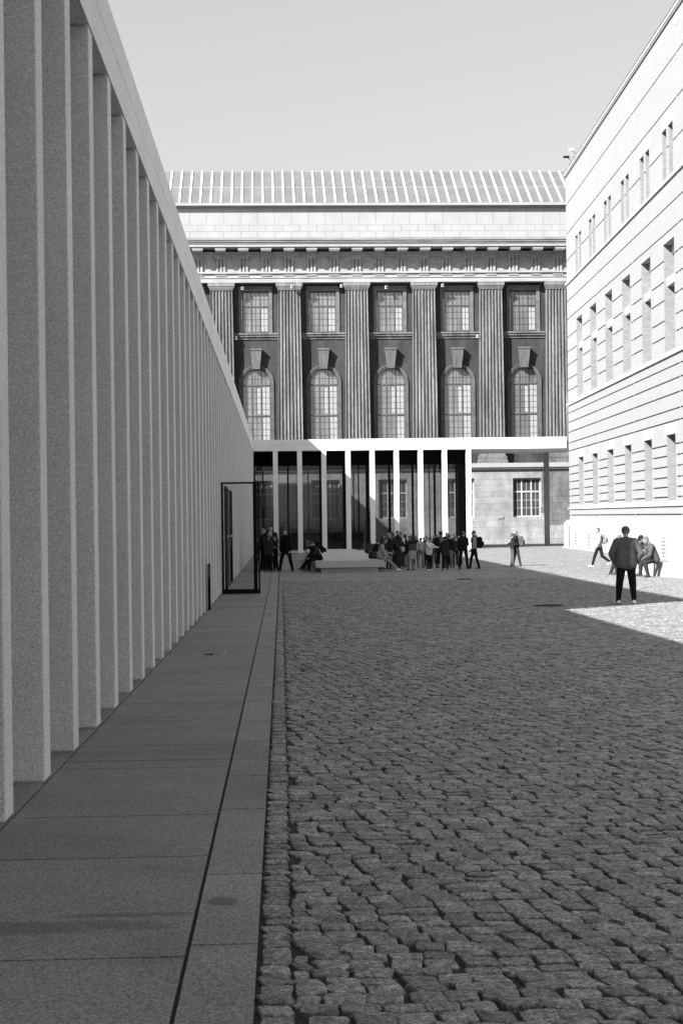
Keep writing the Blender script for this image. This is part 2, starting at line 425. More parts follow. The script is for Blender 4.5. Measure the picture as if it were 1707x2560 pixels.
def setts():
    cx, cy, hw, hl = [], [], [], []
    # border course beside the kerb
    y = 2.2
    while y < 88:
        l = rng.uniform(0.085, 0.13)
        cx.append(xk(y) + 0.068 + rng.normal(0, 0.003)); cy.append(y + l / 2); hw.append(rng.uniform(0.048, 0.056)); hl.append(l / 2 - 0.007)
        y += l
    x0 = 0.0
    strips = []
    x = -0.1
    while x < 33:
        wd = rng.uniform(0.108, 0.138); strips.append((x + wd / 2, wd)); x += wd
    y = 2.2; row = 0
    while y < YN:
        l = rng.uniform(0.088, 0.122)
        ph = rng.uniform(0, 6.28); drift = rng.normal(0, 0.013)
        for (xs, wd) in strips:
            x_ = xs - 0.16 * (y - 4.0) + drift + rng.normal(0, 0.007)
            if x_ > 0.275 * y + 0.9: break
            if x_ < -0.25: continue
            yc = y + l / 2 + 0.012 * math.sin(x_ * 1.7 + ph * .2 + y * .7) + rng.normal(0, 0.005)
            h = wd / 2 - rng.uniform(0.001, 0.007); hl_ = l / 2 - rng.uniform(-0.001, 0.005)
            lo = xk(yc) + 0.130
            if x_ + h < lo + 0.045: continue
            if x_ - h < lo:
                r = x_ + h; x_ = (lo + r) / 2; h = (r - lo) / 2
            if rng.random() < 0.06: hl_ *= 0.82
            cx.append(x_); cy.append(yc); hw.append(h); hl.append(hl_)
        y += l; row += 1
    cx, cy, hw, hl = map(np.array, (cx, cy, hw, hl))
    e = 0.33
    def batch(sel, seg, prof, name):
        x_, y_, w_, l_ = cx[sel], cy[sel], hw[sel], hl[sel]
        n = len(x_); nr = len(prof)
        t = np.linspace(0, 2 * np.pi, seg, endpoint=False) + (0.13 if seg > 8 else np.pi / 8)
        ux = np.sign(np.cos(t)) * np.abs(np.cos(t)) ** e; uy = np.sign(np.sin(t)) * np.abs(np.sin(t)) ** e
        jit = rng.normal(0, 0.05, (n, seg)) + 1
        rot = rng.normal(0, 0.07, n); skew = rng.normal(-0.14, 0.11, n)
        bz = zgv(x_, y_) + rng.normal(0, 0.0022, n)
        tx, ty = rng.normal(0, 0.035, n), rng.normal(0, 0.035, n)
        rings = []
        for (s, dz) in prof:
            lx = w_[:, None] * ux[None] * s * jit; ly = l_[:, None] * uy[None] * s * (2 - jit)
            X = x_[:, None] + lx * np.cos(rot)[:, None] - ly * np.sin(rot)[:, None] + skew[:, None] * ly
            Y = y_[:, None] + lx * np.sin(rot)[:, None] + ly * np.cos(rot)[:, None]
            Z = bz[:, None] + dz + (lx * tx[:, None] + ly * ty[:, None] + rng.normal(0, 0.0012, X.shape) if dz > -0.02 else 0 * X)
            rings.append(np.stack([X, Y, Z], -1))
        cen = np.stack([x_, y_, bz + 0.002], -1)[:, None]
        V = np.concatenate(rings + [cen], 1)
        nv = nr * seg + 1
        q = [(k * seg + i, k * seg + (i + 1) % seg, (k + 1) * seg + (i + 1) % seg, (k + 1) * seg + i) for k in range(nr - 1) for i in range(seg)]
        tr = [((nr - 1) * seg + i, (nr - 1) * seg + (i + 1) % seg, nr * seg) for i in range(seg)]
        off = (np.arange(n) * nv)[:, None, None]
        Q = (np.array(q)[None] + off).reshape(-1, 4); T3 = (np.array(tr)[None] + off).reshape(-1, 3)
        sm = np.zeros(len(Q) + len(T3), bool); sm[len(Q):] = True
        sm[:len(Q)] = np.tile(np.arange(len(q)) >= (nr - 2) * seg, n)
        tag(link(name, npmesh(name, V.reshape(-1, 3), [Q, T3], M['sett'], sm)), kind='structure')
        print(name, n)
    batch(cy < 15, 12, ((1.0, -0.03), (1.0, -0.004), (0.965, -0.0008), (0.86, 0.0004)), 'cobblestone_paving')
    batch(cy >= 15, 8, ((1.0, -0.02), (1.0, -0.002), (0.93, 0.0008)), 'cobblestone_paving')
setts()

# pavement slabs and kerb stones
def slabrow(name, x0f, x1f, joints, m, gap=0.017, th=0.03):
    mb = MB()
    for a, b in zip(joints[:-1], joints[1:]):
        steps = max(1, int((b - a) / 1.0))
        y0, y1 = a + gap / 2, b - gap / 2
        zz = lambda x, y: zg(x, y)
        p = [(x0f(y0), y0), (x1f(y0), y0), (x1f(y1), y1), (x0f(y1), y1)]
        mb.hexa([(x, y, zz(x, y) - th) for x, y in p] + [(x, y, zz(x, y)) for x, y in p])
    o = mb.obj(name, m)
    tag(o, kind='structure')
    return o
js = []
k = 0
y = 5.40 - 2.8 * 3
while y < 90:
    js += [y, y + 1.72]; y += 2.8
slabrow('pavement', lambda y: XW + 0.015, lambda y: xj(y) - 0.009, js, M['slab'])
js2 = []
y = 5.55 - 2.79 * 3
while y < 90:
    js2 += [y, y + 1.17]; y += 2.79
slabrow('kerb', lambda y: xj(y) + 0.007, lambda y: xk(y), js2, M['kerb'])
js3 = list(np.arange(-6, 90, 1.343 * 2))
slabrow('colonnade_floor', lambda y: -5.0, lambda y: XW, js3, M['slab'])

# ------------------------------------------------------------------ the gallery with its colonnade
ZB, ZM, ZT = 6.04, 6.38, 6.70
gal = thing('gallery_building', 'modern stone gallery with a long row of slender square columns on the left', 'building')
PITCH = 1.343
Y1 = 8.06
colm = {}
cw, cth = 0.28, 0.245
n = -5
YP = 89.5
while Y1 + n * PITCH < YP - 0.6:
    y0 = Y1 + n * PITCH
    zb = zg(XW, y0)
    mb = MB()
    c = 0.006
    xs0, xs1 = XW - cw, XW
    # shaft with tiny chamfers, a recessed neck under the beam and at the foot
    def ringc(z, i):
        a, b2, d, e2 = xs0 + i, xs1 - i, y0 + i, y0 + cth - i
        return [(a + c, d, z), (b2 - c, d, z), (b2, d + c, z), (b2, e2 - c, z), (b2 - c, e2, z), (a + c, e2, z), (a, e2 - c, z), (a, d + c, z)]
    rs = [ringc(zb - 0.03, 0.012), ringc(zb + 0.01, 0.012), ringc(zb + 0.011, 0), ringc(ZB - 0.022, 0), ringc(ZB - 0.021, 0.02), ringc(ZB + 0.01, 0.02)]
    for r in rs: mb.v += r
    for q in range(5):
        for i in range(8):
            j = (i + 1) % 8
            mb.f.append((q * 8 + i, q * 8 + j, q * 8 + 8 + j, q * 8 + 8 + i)); mb.mi.append(0)
    mb.obj('column', M['column'], gal)
    n += 1
# beam of two courses of blocks with open joints
mb = MB()
for (z0, z1, ph) in ((ZB, ZM - 0.004, 12.35), (ZM + 0.004, ZT, 13.70)):
    y = ph - 2.69 * 8
    while y < YP:
        a, b2 = max(y, -8) + 0.003, min(y + 2.69, YP - 0.004) - 0.003
        if b2 > a + 0.05: mb.box(XW - 0.34, XW + 0.006, a, b2, z0, z1)
        y += 2.69
mb.obj('beam', M['beam'], gal)
mb = MB(); mb.box(XW - 0.33, XW - 0.006, -8, YP - 0.01, ZB + 0.01, ZT - 0.01); mb.obj('beam_core', M['groove'], gal)
mb = MB(); mb.box(-5.0, XW - 0.345, -8, YP, ZB + 0.004, ZT - 0.3); mb.obj('roof_slab', M['beam'], gal)
mb = MB()
mb.box(-5.4, -5.0, -8, 19.7, -0.2, ZT); mb.box(-5.4, -5.0, 19.71, 98, -0.2, 9.0)
mb.box(-16, -5.4, 19.7, 98, -0.2, 13.0); mb.box(-5.4, -5.0, 19.7, 98, 9.0, 13.02)
mb.obj('upper_wall', M['inner'], gal)
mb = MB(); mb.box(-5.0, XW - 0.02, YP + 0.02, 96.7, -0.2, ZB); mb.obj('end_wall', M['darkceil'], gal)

# ------------------------------------------------------------------ the portico across the court
SP = F / YP
por = thing('entrance_portico', 'bright stone portico of nine square pillars before the old museum', 'portico')
px0, pp = -0.318 + 0.0, 1.426
XE = 17.06
mb = MB()
for (z0, z1, ph) in ((ZB, ZM - 0.004, 0.22), (ZM + 0.004, ZT, 4.6)):
    y = ph - 8.6
    xs_ = [XW + 0.008]
    while y < XE:
        if y > XW + 0.3 and y < XE - 0.3: xs_.append(y)
        y += 4.3
    xs_.append(XE)
    for a, b2 in zip(xs_[:-1], xs_[1:]):
        mb.box(a + 0.003, b2 - 0.003, YP, YP + 0.34, z0, z1)
mb.obj('beam', M['portico'], por)
mb = MB(); mb.box(XW + 0.02, XE - 0.02, YP + 0.006, YP + 0.33, ZB + 0.01, ZT - 0.01); mb.obj('beam_core', M['groove'], por)
for k in range(9):
    x = px0 + k * pp
    mb = MB(); mb.bbox(x, x + 0.285, YP + 0.012, YP + 0.012 + 0.285, zg(x, YP) - 0.02, ZB, 0.006)
    mb.obj('pillar', M['portico'], por)
mb = MB()
mb.box(XW, 18.2, YP + 0.345, 96.7, ZB + 0.003, ZT - 0.2)
o = mb.obj('roof_slab', M['portico'], por)
mb = MB(); mb.bbox(16.85, 17.15, 95.9, 96.2, -0.1, ZB, 0.006); mb.obj('rear_post', mat('grey_post', 0.3, 0.85, speck=0.08), por)
# dark bulkhead, glazing front and back, mullions
XL, XR = XW + 0.02, px0 + 8 * pp + 0.285
G0, G1 = YP + 1.1, 96.0
zh = 5.18
mb = MB()
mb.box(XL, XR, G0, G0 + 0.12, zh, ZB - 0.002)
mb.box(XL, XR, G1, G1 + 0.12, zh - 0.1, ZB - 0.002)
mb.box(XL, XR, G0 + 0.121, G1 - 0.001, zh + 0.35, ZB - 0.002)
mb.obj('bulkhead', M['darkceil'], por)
zb0 = zg(5, 91)
mb = MB(); mb.box(XL, XR, G0 - 0.16, G1 + 0.2, zb0 - 0.1, zb0 + 0.12); mb.obj('lobby_plinth', M['portico'], por)
frontm = [719, 800, 897, 918, 972, 1031, 1087, 1142]
for pxm, wd in ((637, .14), (721, .09), (801.5, .12), (861, .20), (897, .08), (919, .20), (974, .14), (1032, .12), (1074, .06), (1087, .12), (1141, .10)):
    x, _ = onY(pxm, 1290, G0)
    mb = MB(); mb.box(x - wd / 2, x + wd / 2, G0 - 0.02, G0 + 0.18, zb0 + 0.121, zh - 0.002); mb.obj('mullion', M['black'], por)
for k in range(5):
    x = XL + 0.4 + k * 2.86
    mb = MB(); mb.box(x, x + 0.08, G1 - 0.05, G1 + 0.15, zb0 + 0.121, zh - 0.102); mb.obj('mullion', M['black'], por)
mb = MB(); mb.box(XR - 0.62, XR - 0.10, G0 + 0.2, G0 + 0.34, zb0 + 0.121, ZB - 0.01); mb.box(XR - 0.2, XR - 0.1, G0 + 0.341, G1, zb0 + 0.121, zh); mb.obj('end_panel', M['black'], por)
mb = MB(); mb.box(XL, XR - 0.7, G0 + 0.06, G0 + 0.075, zb0 + 0.121, zh - 0.001); mb.obj('front_glazing', M['lobbyglass'], por)
mb = MB(); mb.box(XL, XR - 0.22, G1 + 0.03, G1 + 0.045, zb0 + 0.121, zh - 0.101); mb.obj('rear_glazing', M['lobbyglass'], por)
# a low dark block set inside behind the left bays
mb = MB(); mb.box(.4, 5.2, 94.2, 94.9, zb0 + 0.121, zb0 + 1.15); mb.obj('lobby_block', mat('dark_lobby_block', 0.05, 0.6), por)

# ------------------------------------------------------------------ the old museum behind
YM = 106.0
mus = thing('old_museum', 'old neoclassical museum facade with fluted pilasters, arched windows and a glazed roof', 'building', (0, YM, 0), R(0.5))
def zp(y, d=YM, x=760): return CAMZ + (HOR - ROLL * (x - 853.5) - y) * d / F
X0P, BAY = 0.90, 4.715
KS = range(-4, 6)
XA, XB = X0P - 4.5 * BAY, X0P + 5.6 * BAY
D = 0.62                              # recess of the bay walls behind the pilaster faces
ZL0, ZL1 = 5.33, 5.75                 # string course over the ground floor
ZC0, ZC1 = 18.12, 18.5                # capitals
# pilaster mesh, fluted and tapered, origin at its axis
def pilaster():
    mb = MB()
    nfl = 7
    prof = []
    wtop, wbot = 0.765, 0.86
    fl = []
    N = 6
    for k in range(nfl):
        a = -1 + 2 * k / nfl; b = -1 + 2 * (k + 1) / nfl
        m_ = (b - a) * 0.13
        fl.append((a, 0.0)); fl.append((a + m_, 0.0))
        for i in range(1, N):
            t = i / N
            fl.append((a + m_ + (b - a - 2 * m_) * t, 0.10 * math.sin(math.pi * t) ** 0.8))
        fl.append((b - m_, 0.0))
    fl.append((1, 0.0))
    zs = [6.35, 6.6, 9, 12, 15, 17.4, 17.95, 18.06]
    rows = []
    for z in zs:
        t = (z - 6.35) / (18.06 - 6.35)
        wv = wbot + (wtop - wbot) * t ** 1.3
        dep = 1.0 if 6.5 < z < 17.9 else (0.0 if z > 18 or z < 6.4 else 1)
        rows.append([(-wv, D + 0.05, z)] + [(x * wv, d_ * dep, z) for x, d_ in fl] + [(wv, D + 0.05, z)])
    n = len(rows[0])
    for r in rows: mb.v += r
    for q in range(len(rows) - 1):
        for i in range(n - 1):
            mb.f.append((q * n + i, q * n + i + 1, (q + 1) * n + i + 1, (q + 1) * n + i)); mb.mi.append(0)
    # base mouldings
    for (e, z0, z1) in ((0.16, 5.75, 5.98), (0.10, 5.98, 6.12), (0.12, 6.12, 6.24), (0.04, 6.24, 6.35)):
        mb.box(-wbot - e, wbot + e, -e, D, z0 + 0.001, z1)
    return mb.mesh('pilaster', M['soot'])
def capital():
    mb = MB()
    for (e, z0, z1) in ((0.03, 17.98, 18.06), (0.07, 18.06, 18.14), (0.11, 18.14, 18.24)):
        mb.box(-0.765 - e, 0.765 + e, -e, D, z0, z1)
    mb.box(-0.93, 0.93, -0.16, D, 18.24, 18.495)
    mb.box(-0.945, 0.945, -0.175, D, 18.42, 18.47)
    return mb.mesh('capital', M['sootcap'])
pm, cm_ = pilaster(), capital()
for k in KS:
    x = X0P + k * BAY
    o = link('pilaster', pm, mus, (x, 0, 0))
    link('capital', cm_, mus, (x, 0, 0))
# bay walls with window openings (local coordinates of a bay centre)
HB = BAY / 2 - 0.7
def baywall():
    mb = MB()
    f = D
    wz0, wsp, wr = 7.0, 11.58, 0.98
    uz0, uz1, uw = 15.1, 17.95, 0.91
    zt = 18.5
    J = 0.35
    mb.quad((-HB, f, ZL1), (HB, f, ZL1), (HB, f, wz0), (-HB, f, wz0))
    for s in (-1, 1):
        a, b = (-HB, -wr) if s < 0 else (wr, HB)
        mb.quad((a, f, wz0), (b, f, wz0), (b, f, wsp), (a, f, wsp))
        a, b = (-HB, -wr) if s < 0 else (wr, HB)
        mb.quad((a, f, wsp), (b, f, wsp), (b, f, uz0), (a, f, uz0))
        a, b = (-HB, -uw) if s < 0 else (uw, HB)
        mb.quad((a, f, uz0), (b, f, uz0), (b, f, uz1), (a, f, uz1))
        x = s * wr
        mb.quad((x, f, wz0), (x, f + J, wz0), (x, f + J, wsp), (x, f, wsp))
        x = s * uw
        mb.quad((x, f, uz0), (x, f + J, uz0), (x, f + J, uz1), (x, f, uz1))
    N = 16
    for i in range(N):
        t0, t1 = math.pi * i / N, math.pi * (i + 1) / N
        a = (-wr * math.cos(t0), wsp + wr * math.sin(t0)); b = (-wr * math.cos(t1), wsp + wr * math.sin(t1))
        mb.quad((a[0], f, a[1]), (b[0], f, b[1]), (b[0], f, uz0), (a[0], f, uz0))
        mb.quad((a[0], f, a[1]), (a[0], f + J, a[1]), (b[0], f + J, b[1]), (b[0], f, b[1]))
    mb.quad((-HB, f, uz1), (HB, f, uz1), (HB, f, zt), (-HB, f, zt))
    mb.quad((-wr, f, wz0), (wr, f, wz0), (wr, f + J, wz0), (-wr, f + J, wz0))
    mb.quad((-uw, f, uz1), (uw, f, uz1), (uw, f + J, uz1), (-uw, f + J, uz1))
    return mb.mesh('bay_wall', M['baybrick'])
def archring():
    mb = MB()
    N = 20
    def arc(r, y, z0=11.58):
        return [(-r, y, 7.0)] + [(-r * math.cos(math.pi * i / N), y, z0 + r * math.sin(math.pi * i / N)) for i in range(N + 1)] + [(r, y, 7.0)]
    for (r0, r1, y) in ((0.985, 1.1, D - 0.05), (1.1, 1.22, D - 0.09)):
        A, B_, A2, B2 = arc(r0, y), arc(r1, y), arc(r0, D + 0.1), arc(r1, D + 0.1)
        for i in range(len(A) - 1):
            mb.quad(A[i], A[i + 1], B_[i + 1], B_[i])
            mb.quad(A2[i], A2[i + 1], A[i + 1], A[i])
            mb.quad(B_[i], B_[i + 1], B2[i + 1], B2[i])
    return mb.mesh('arch_surround', mat('arch_stone', 0.07, 0.9, var=0.3, vscale=2))
def keystone():
    mb = MB()
    f0, f1 = D - 0.62, D + 0.05
    p = [(-0.25, f0 + 0.25, 12.5), (0.25, f0 + 0.25, 12.5), (0.25, f1, 12.5), (-0.25, f1, 12.5), (-0.39, f0 + 0.15, 13.8), (0.39, f0 + 0.15, 13.8), (0.39, f1, 13.8), (-0.39, f1, 13.8)]
    mb.hexa(p)
    mb.box(-0.42, 0.42, f0 + 0.11, f1 + .01, 13.801, 13.93)
    return mb.mesh('keystone', mat('keystone_stone', 0.085, 0.9, var=0.4, vscale=1.6, stretch=(4, 4, 0.5)))
def grid(mb, x0, x1, z0, z1, y, nx, nz, t, d=0.04):
    for i in range(1, nx):
        x = x0 + (x1 - x0) * i / nx; mb.box(x - t / 2, x + t / 2, y, y + d, z0, z1)
    for i in range(1, nz):
        z = z0 + (z1 - z0) * i / nz; mb.box(x0, x1, y + 0.003, y + d - 0.003, z - t / 2, z + t / 2)
def upwin():
    y = D + 0.09
    mb = MB()
    w_ = 0.91
    for s in (-1, 1): mb.box(min(s * w_, s * (w_ - .06)), max(s * w_, s * (w_ - .06)), y, y + .08, 15.1, 17.95)
    mb.box(-w_ + .06, w_ - .06, y, y + .08, 15.1, 15.16); mb.box(-w_ + .06, w_ - .06, y, y + .08, 17.88, 17.95)
    for x in (-0.31, 0.31): mb.box(x - .03, x + .03, y - .01, y + .07, 15.16, 17.88)
    mb.box(-w_ + .06, w_ - .06, y - .02, y + .06, 16.9, 16.97)
    for a, b in ((-.85, -.34), (-.28, .28), (.34, .85)):
        grid(mb, a, b, 15.16, 16.9, y + .02, 2, 4, .018); grid(mb, a, b, 16.97, 17.88, y + .02, 2, 2, .018)
    return mb.mesh('window', M['winframe'])
def archwin():
    y = D + 0.09
    mb = MB()
    w_ = 0.98
    for s in (-1, 1): mb.box(min(s * w_, s * (w_ - .06)), max(s * w_, s * (w_ - .06)), y, y + .08, 7.0, 11.58)
    N = 18
    for i in range(N):
        t0, t1 = math.pi * i / N, math.pi * (i + 1) / N
        P = lambda r, t, yy: (-r * math.cos(t), yy, 11.58 + r * math.sin(t))
        mb.quad(P(.92, t0, y), P(.92, t1, y), P(.98, t1, y), P(.98, t0, y)); mb.quad(P(.92, t0, y + .08), P(.92, t1, y + .08), P(.92, t1, y), P(.92, t0, y))
    for x in (-0.33, 0.33): mb.box(x - .03, x + .03, y - .01, y + .07, 7.0, 11.36)
    for x in (-0.33, 0.33): mb.box(x - .02, x + .02, y - .01, y + .07, 11.45, 12.42)
    mb.box(-.92, .92, y - .02, y + .06, 11.36, 11.45); mb.box(-.92, .92, y - .02, y + .06, 9.22, 9.30)
    for a, b in ((-.92, -.36), (-.30, .30), (.36, .92)):
        grid(mb, a, b, 7.0, 9.22, y + .02, 2, 5, .018); grid(mb, a, b, 9.30, 11.36, y + .02, 2, 5, .018)
    mb.box(-.92, .92, y + .02, y + .05, 11.85, 11.87)
    for x in (-.62, -.1, .1, .62): mb.box(x - .009, x + .009, y + .02, y + .05, 11.45, 11.58 + math.sqrt(.92 ** 2 - x * x))
    return mb.mesh('window', M['winframe'])
def panes(arch, seed):
    """glass with a pale blind behind the right-hand lights"""
    rr = random.Random(seed)
    y = D + 0.14
    mb = MB()
    if arch:
        N = 16
        pts = [(-.97, y, 7.0), (.97, y, 7.0)] + [(.97 * math.cos(math.pi * i / N), y, 11.58 + .97 * math.sin(math.pi * i / N)) for i in range(N + 1)]
        mb.poly(pts)
    else:
        mb.quad((-.9, y, 15.12), (.9, y, 15.12), (.9, y, 17.93), (-.9, y, 17.93))
    return mb.mesh('pane', M['pane'])
def blind(arch):
    mb = MB(); y = D + 0.132
    if arch:
        for (a, b, z0, z1) in ((.37, .91, 7.3, 9.2), (.37, .91, 9.35, 11.3), (.05, .28, 9.4, 11.2)): mb.quad((a, y, z0), (b, y, z0), (b, y, z1), (a, y, z1))
    else:
        mb.quad((.35, y, 15.2), (.84, y, 15.2), (.84, y, 16.75), (.35, y, 16.75))
    return mb.mesh('blind', M['curtain'])
def upsurround():
    mb = MB(); f = D
    for s in (-1, 1):
        a, b = (s * .92, s * 1.17); mb.box(min(a, b), max(a, b), f - .08, f + .1, 15.05, 18.2)
    mb.box(-.92, .92, f - .08, f + .1, 17.97, 18.2); mb.box(-1.2, 1.2, f - .16, f + .1, 18.2, 18.3)
    return mb.mesh('window_surround', mat('surround_stone', 0.1, 0.9, var=0.3, vscale=2))
def sillm():
    mb = MB(); mb.box(-HB - .02, HB + .02, D - .28, D + .2, 14.93, 15.03); mb.box(-HB - .015, HB + .015, D - .2, D + .1, 14.78, 14.929)
    mb.box(-HB, HB, D - .08, D + .02, 14.6, 14.779)
    return mb.mesh('sill_course', M['soot'])
bwm, arm, ksm, uwm, awm, usm, slm = baywall(), archring(), keystone(), upwin(), archwin(), upsurround(), sillm()
pu, pa, bu, ba = panes(False, 1), panes(True, 2), blind(False), blind(True)
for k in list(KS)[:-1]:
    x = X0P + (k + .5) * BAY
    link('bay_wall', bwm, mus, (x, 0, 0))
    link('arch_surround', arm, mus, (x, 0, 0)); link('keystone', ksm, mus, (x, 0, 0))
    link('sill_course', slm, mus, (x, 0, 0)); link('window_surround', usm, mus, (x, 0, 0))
    o = link('window', uwm, mus, (x, 0, 0)); link('pane', pu, o); link('blind', bu, o)
    o = link('window', awm, mus, (x, 0, 0)); link('pane', pa, o); link('blind', ba, o)
# ground floor wall
mb = MB()
GW0, GW1, gw = 1.95, 4.69, 1.0
gy = -0.02
cs = [X0P + (k + .5) * BAY for k in list(KS)[:-1]]
edges = [XA] + [e for c in cs for e in (c - gw, c + gw)] + [XB]
mb.box(XA, XB, gy, gy + 0.7, -0.3, GW0); mb.box(XA, XB, gy, gy + 0.7, GW1, ZL0 - 0.05)
for a, b in zip(edges[0::2], edges[1::2]): mb.box(a, b, gy, gy + 0.7, GW0, GW1)
sm_ = MB()                                     # sooty blocks right of the open passage's window, stepping with the courses
for i in range(9):
    z = 1.36 + i * .42
    x0 = 18.45 + (0.0, .25, -.1, 0, 0, 0, 0, 0, 0)[i] + (.0 if z > GW0 else 0.3)
    sm_.box(x0, XB, gy - .006, gy - .001, z, min(z + .42, ZL0 - .06))
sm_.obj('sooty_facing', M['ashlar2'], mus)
mb.box(XA, XB, gy - 0.1, gy - 0.001, -0.3, 1.35)
mb.obj('ground_floor_wall', M['ashlar'], mus)
mb = MB(); mb.box(XA, XB, -0.32, 0.7, ZL0 + .12, ZL1); mb.box(XA, XB, -0.22, 0.7, ZL0, ZL0 + .119); mb.box(XA, XB, -0.1, 0.7, ZL0 - .049, ZL0 - .001)
mb.obj('string_course', M['attic'], mus)
def gwin():
    mb = MB(); y = 0.25
    for s in (-1, 1): mb.box(min(s * gw, s * (gw - .09)), max(s * gw, s * (gw - .09)), y, y + .1, GW0, GW1)
    mb.box(-gw + .09, gw - .09, y, y + .1, GW0, GW0 + .09); mb.box(-gw + .09, gw - .09, y, y + .1, GW1 - .09, GW1)
    for x in (-.34, .34): mb.box(x - .045, x + .045, y - .01, y + .09, GW0 + .09, GW1 - .09)
    mb.box(-gw + .09, gw - .09, y - .015, y + .085, 3.68, 3.78)
    for a, b in ((-.91, -.385), (-.295, .295), (.385, .91)):
        grid(mb, a, b, GW0 + .09, 3.68, y + .03, 2, 3, .025); grid(mb, a, b, 3.78, GW1 - .09, y + .03, 2, 1, .025)
    return mb.mesh('window', M['winwhite'])
gm = gwin()
mb = MB(); mb.quad((-gw, .3, GW0), (gw, .3, GW0), (gw, .3, GW1), (-gw, .3, GW1)); gp = mb.mesh('pane', M['panedark'])
for c in cs:
    o = link('window', gm, mus, (c, 0, 0)); link('pane', gp, o)
# entablature
mb = MB(); mb.box(XA, XB, -0.05, 1.2, 18.5, 18.80); mb.box(XA, XB, -0.10, 1.2, 18.803, 19.10); mb.box(XA, XB, -0.22, 1.2, 19.10, 19.22)
mb.obj('architrave', M['cornice'], mus)
mb = MB(); mb.box(XA, XB, 0.0, 1.2, 19.22, 20.28); mb.box(XA, XB, -0.12, 1.2, 20.28, 20.45); mb.box(XA, XB, -0.25, 1.2, 20.45, 20.6)
mb.obj('frieze', M['frieze'], mus)
def trig():
    mb = MB()
    for i in range(3):
        x = -0.24 + i * 0.24
        p0 = [(-.105, 0.0), (-.06, -.13), (.06, -.13), (.105, 0.0)]
        for a, b in zip(p0[:-1], p0[1:]):
            mb.quad((x + a[0], a[1], 19.23), (x + b[0], b[1], 19.23), (x + b[0], b[1], 20.12), (x + a[0], a[1], 20.12))
        mb.quad((x - .105, 0, 20.12), (x - .06, -.13, 20.12), (x + .06, -.13, 20.12), (x + .105, 0, 20.12))
    mb.box(-.37, .37, -.15, .01, 20.121, 20.279)
    mb.box(-.37, .37, -.15, -.101, 19.01, 19.099, 1)
    for i in range(6):
        x = -.31 + i * .124; mb.box(x - .038, x + .038, -.15, -.105, 18.92, 19.009, 1)
    return mb.mesh('triglyph', [M['frieze'], M['cornice']])
def mutule():
    mb = MB(); mb.box(-.37, .37, -1.16, -.26, 20.60, 20.779); mb.box(-.34, .34, -1.12, -.255, 20.53, 20.599)
    return mb.mesh('mutule', M['attic'])
tm, mm_ = trig(), mutule()
i = 0
x = X0P - BAY * 4 - BAY / 3
while x < XB - 0.5:
    link('triglyph', tm, mus, (x, 0, 0)); link('mutule', mm_, mus, (x, 0, 0))
    x += BAY / 3
mb = MB(); mb.box(XA, XB, -1.25, 1.0, 20.78, 20.98); mb.obj('cornice', M['attic'], mus)
mb = MB(); mb.box(XA, XB, -1.3, 1.0, 20.981, 21.08); mb.box(XA, XB, -1.36, 1.0, 21.081, 21.2); mb.box(XA, XB, -1.42, 1.0, 21.201, 21.38); mb.obj('sima', M['sima'], mus)
# attic: courses of blocks with real joints
mb = MB()
bl = 1.18
for (z0, z1, yo, ph, m_) in ((21.38, 22.08, 0.05, 0.2, 0), (22.09, 22.52, 0.08, 0.79, 0), (22.53, 23.72, 0.12, 0.2, 0)):
    x = XA + ph
    while x < XB:
        mb.box(x + .008, x + bl - .008, yo, yo + .5, z0, z1 - .01); x += bl
mb.obj('attic_wall', M['attic'], mus)
mb = MB(); mb.box(XA, XB, .16, 1.2, 21.3, 23.72); mb.obj('attic_core', M['groove'], mus)
mb = MB(); mb.box(XA, XB, -.06, 1.3, 23.72, 23.82, 1); mb.box(XA, XB, -.28, 1.3, 23.821, 23.99); mb.box(XA, XB, .2, 1.4, 23.991, 24.1, 1)
mb.obj('attic_cornice', [M['attic'], M['sima']], mus)
# glazed roof
rf = MB()
ry0, rz0, ry1, rz1 = 0.45, 24.1, 5.4, 27.45
gp_ = 0.728
x = XA + 2
bars = MB()
while x < XB - 0.8:
    for (ta, tb) in ((0, .49), (.5, 1)):
        ya, za = ry0 + (ry1 - ry0) * ta, rz0 + (rz1 - rz0) * ta; yb, zb_ = ry0 + (ry1 - ry0) * tb, rz0 + (rz1 - rz0) * tb
        rf.quad((x + .04, ya, za), (x + gp_ - .04, ya, za), (x + gp_ - .04, yb, zb_), (x + .04, yb, zb_))
    dy_, dz_ = ry1 - ry0, rz1 - rz0
    p = [(x - .07, ry0 + .1, rz0 + .01), (x + .07, ry0 + .1, rz0 + .01), (x + .07, ry1, rz1 - .05), (x - .07, ry1, rz1 - .05)]
    bars.hexa(p + [(a, b - .05, c + .09) for a, b, c in p])
    x += gp_
bars2 = MB()
ymid, zmid = ry0 + .495 * dy_, rz0 + .495 * dz_
bars2.box(XA + 2, XB - .8, ymid - .012, ymid + .012, zmid - .02, zmid + .03)
rf.obj('roof_glazing', M['roofglass'], mus)
rb = MB(); rb.poly([(XA, ry0 + .05, rz0 - .06), (XB, ry0 + .05, rz0 - .06), (XB, ry1, rz1 - .06), (XA, ry1, rz1 - .06)])
rb.box(XA, XB, ry1, ry1 + 6, 20, rz1 - .06); rb.box(XA + 2, XB - .8, ry1 - .05, ry1 + .12, rz1 - .055, rz1 + .02)
rb.obj('roof_frame', M['sima'], mus)
bars.obj('glazing_bars', M['whitebar'], mus); bars2.obj('purlin', mat('purlin_grey', .25, .6), mus)
mb = MB(); mb.box(XA, XB, 1.35, 9, -.3, 24.0); mb.obj('inner_wall', M['darkceil'], mus)

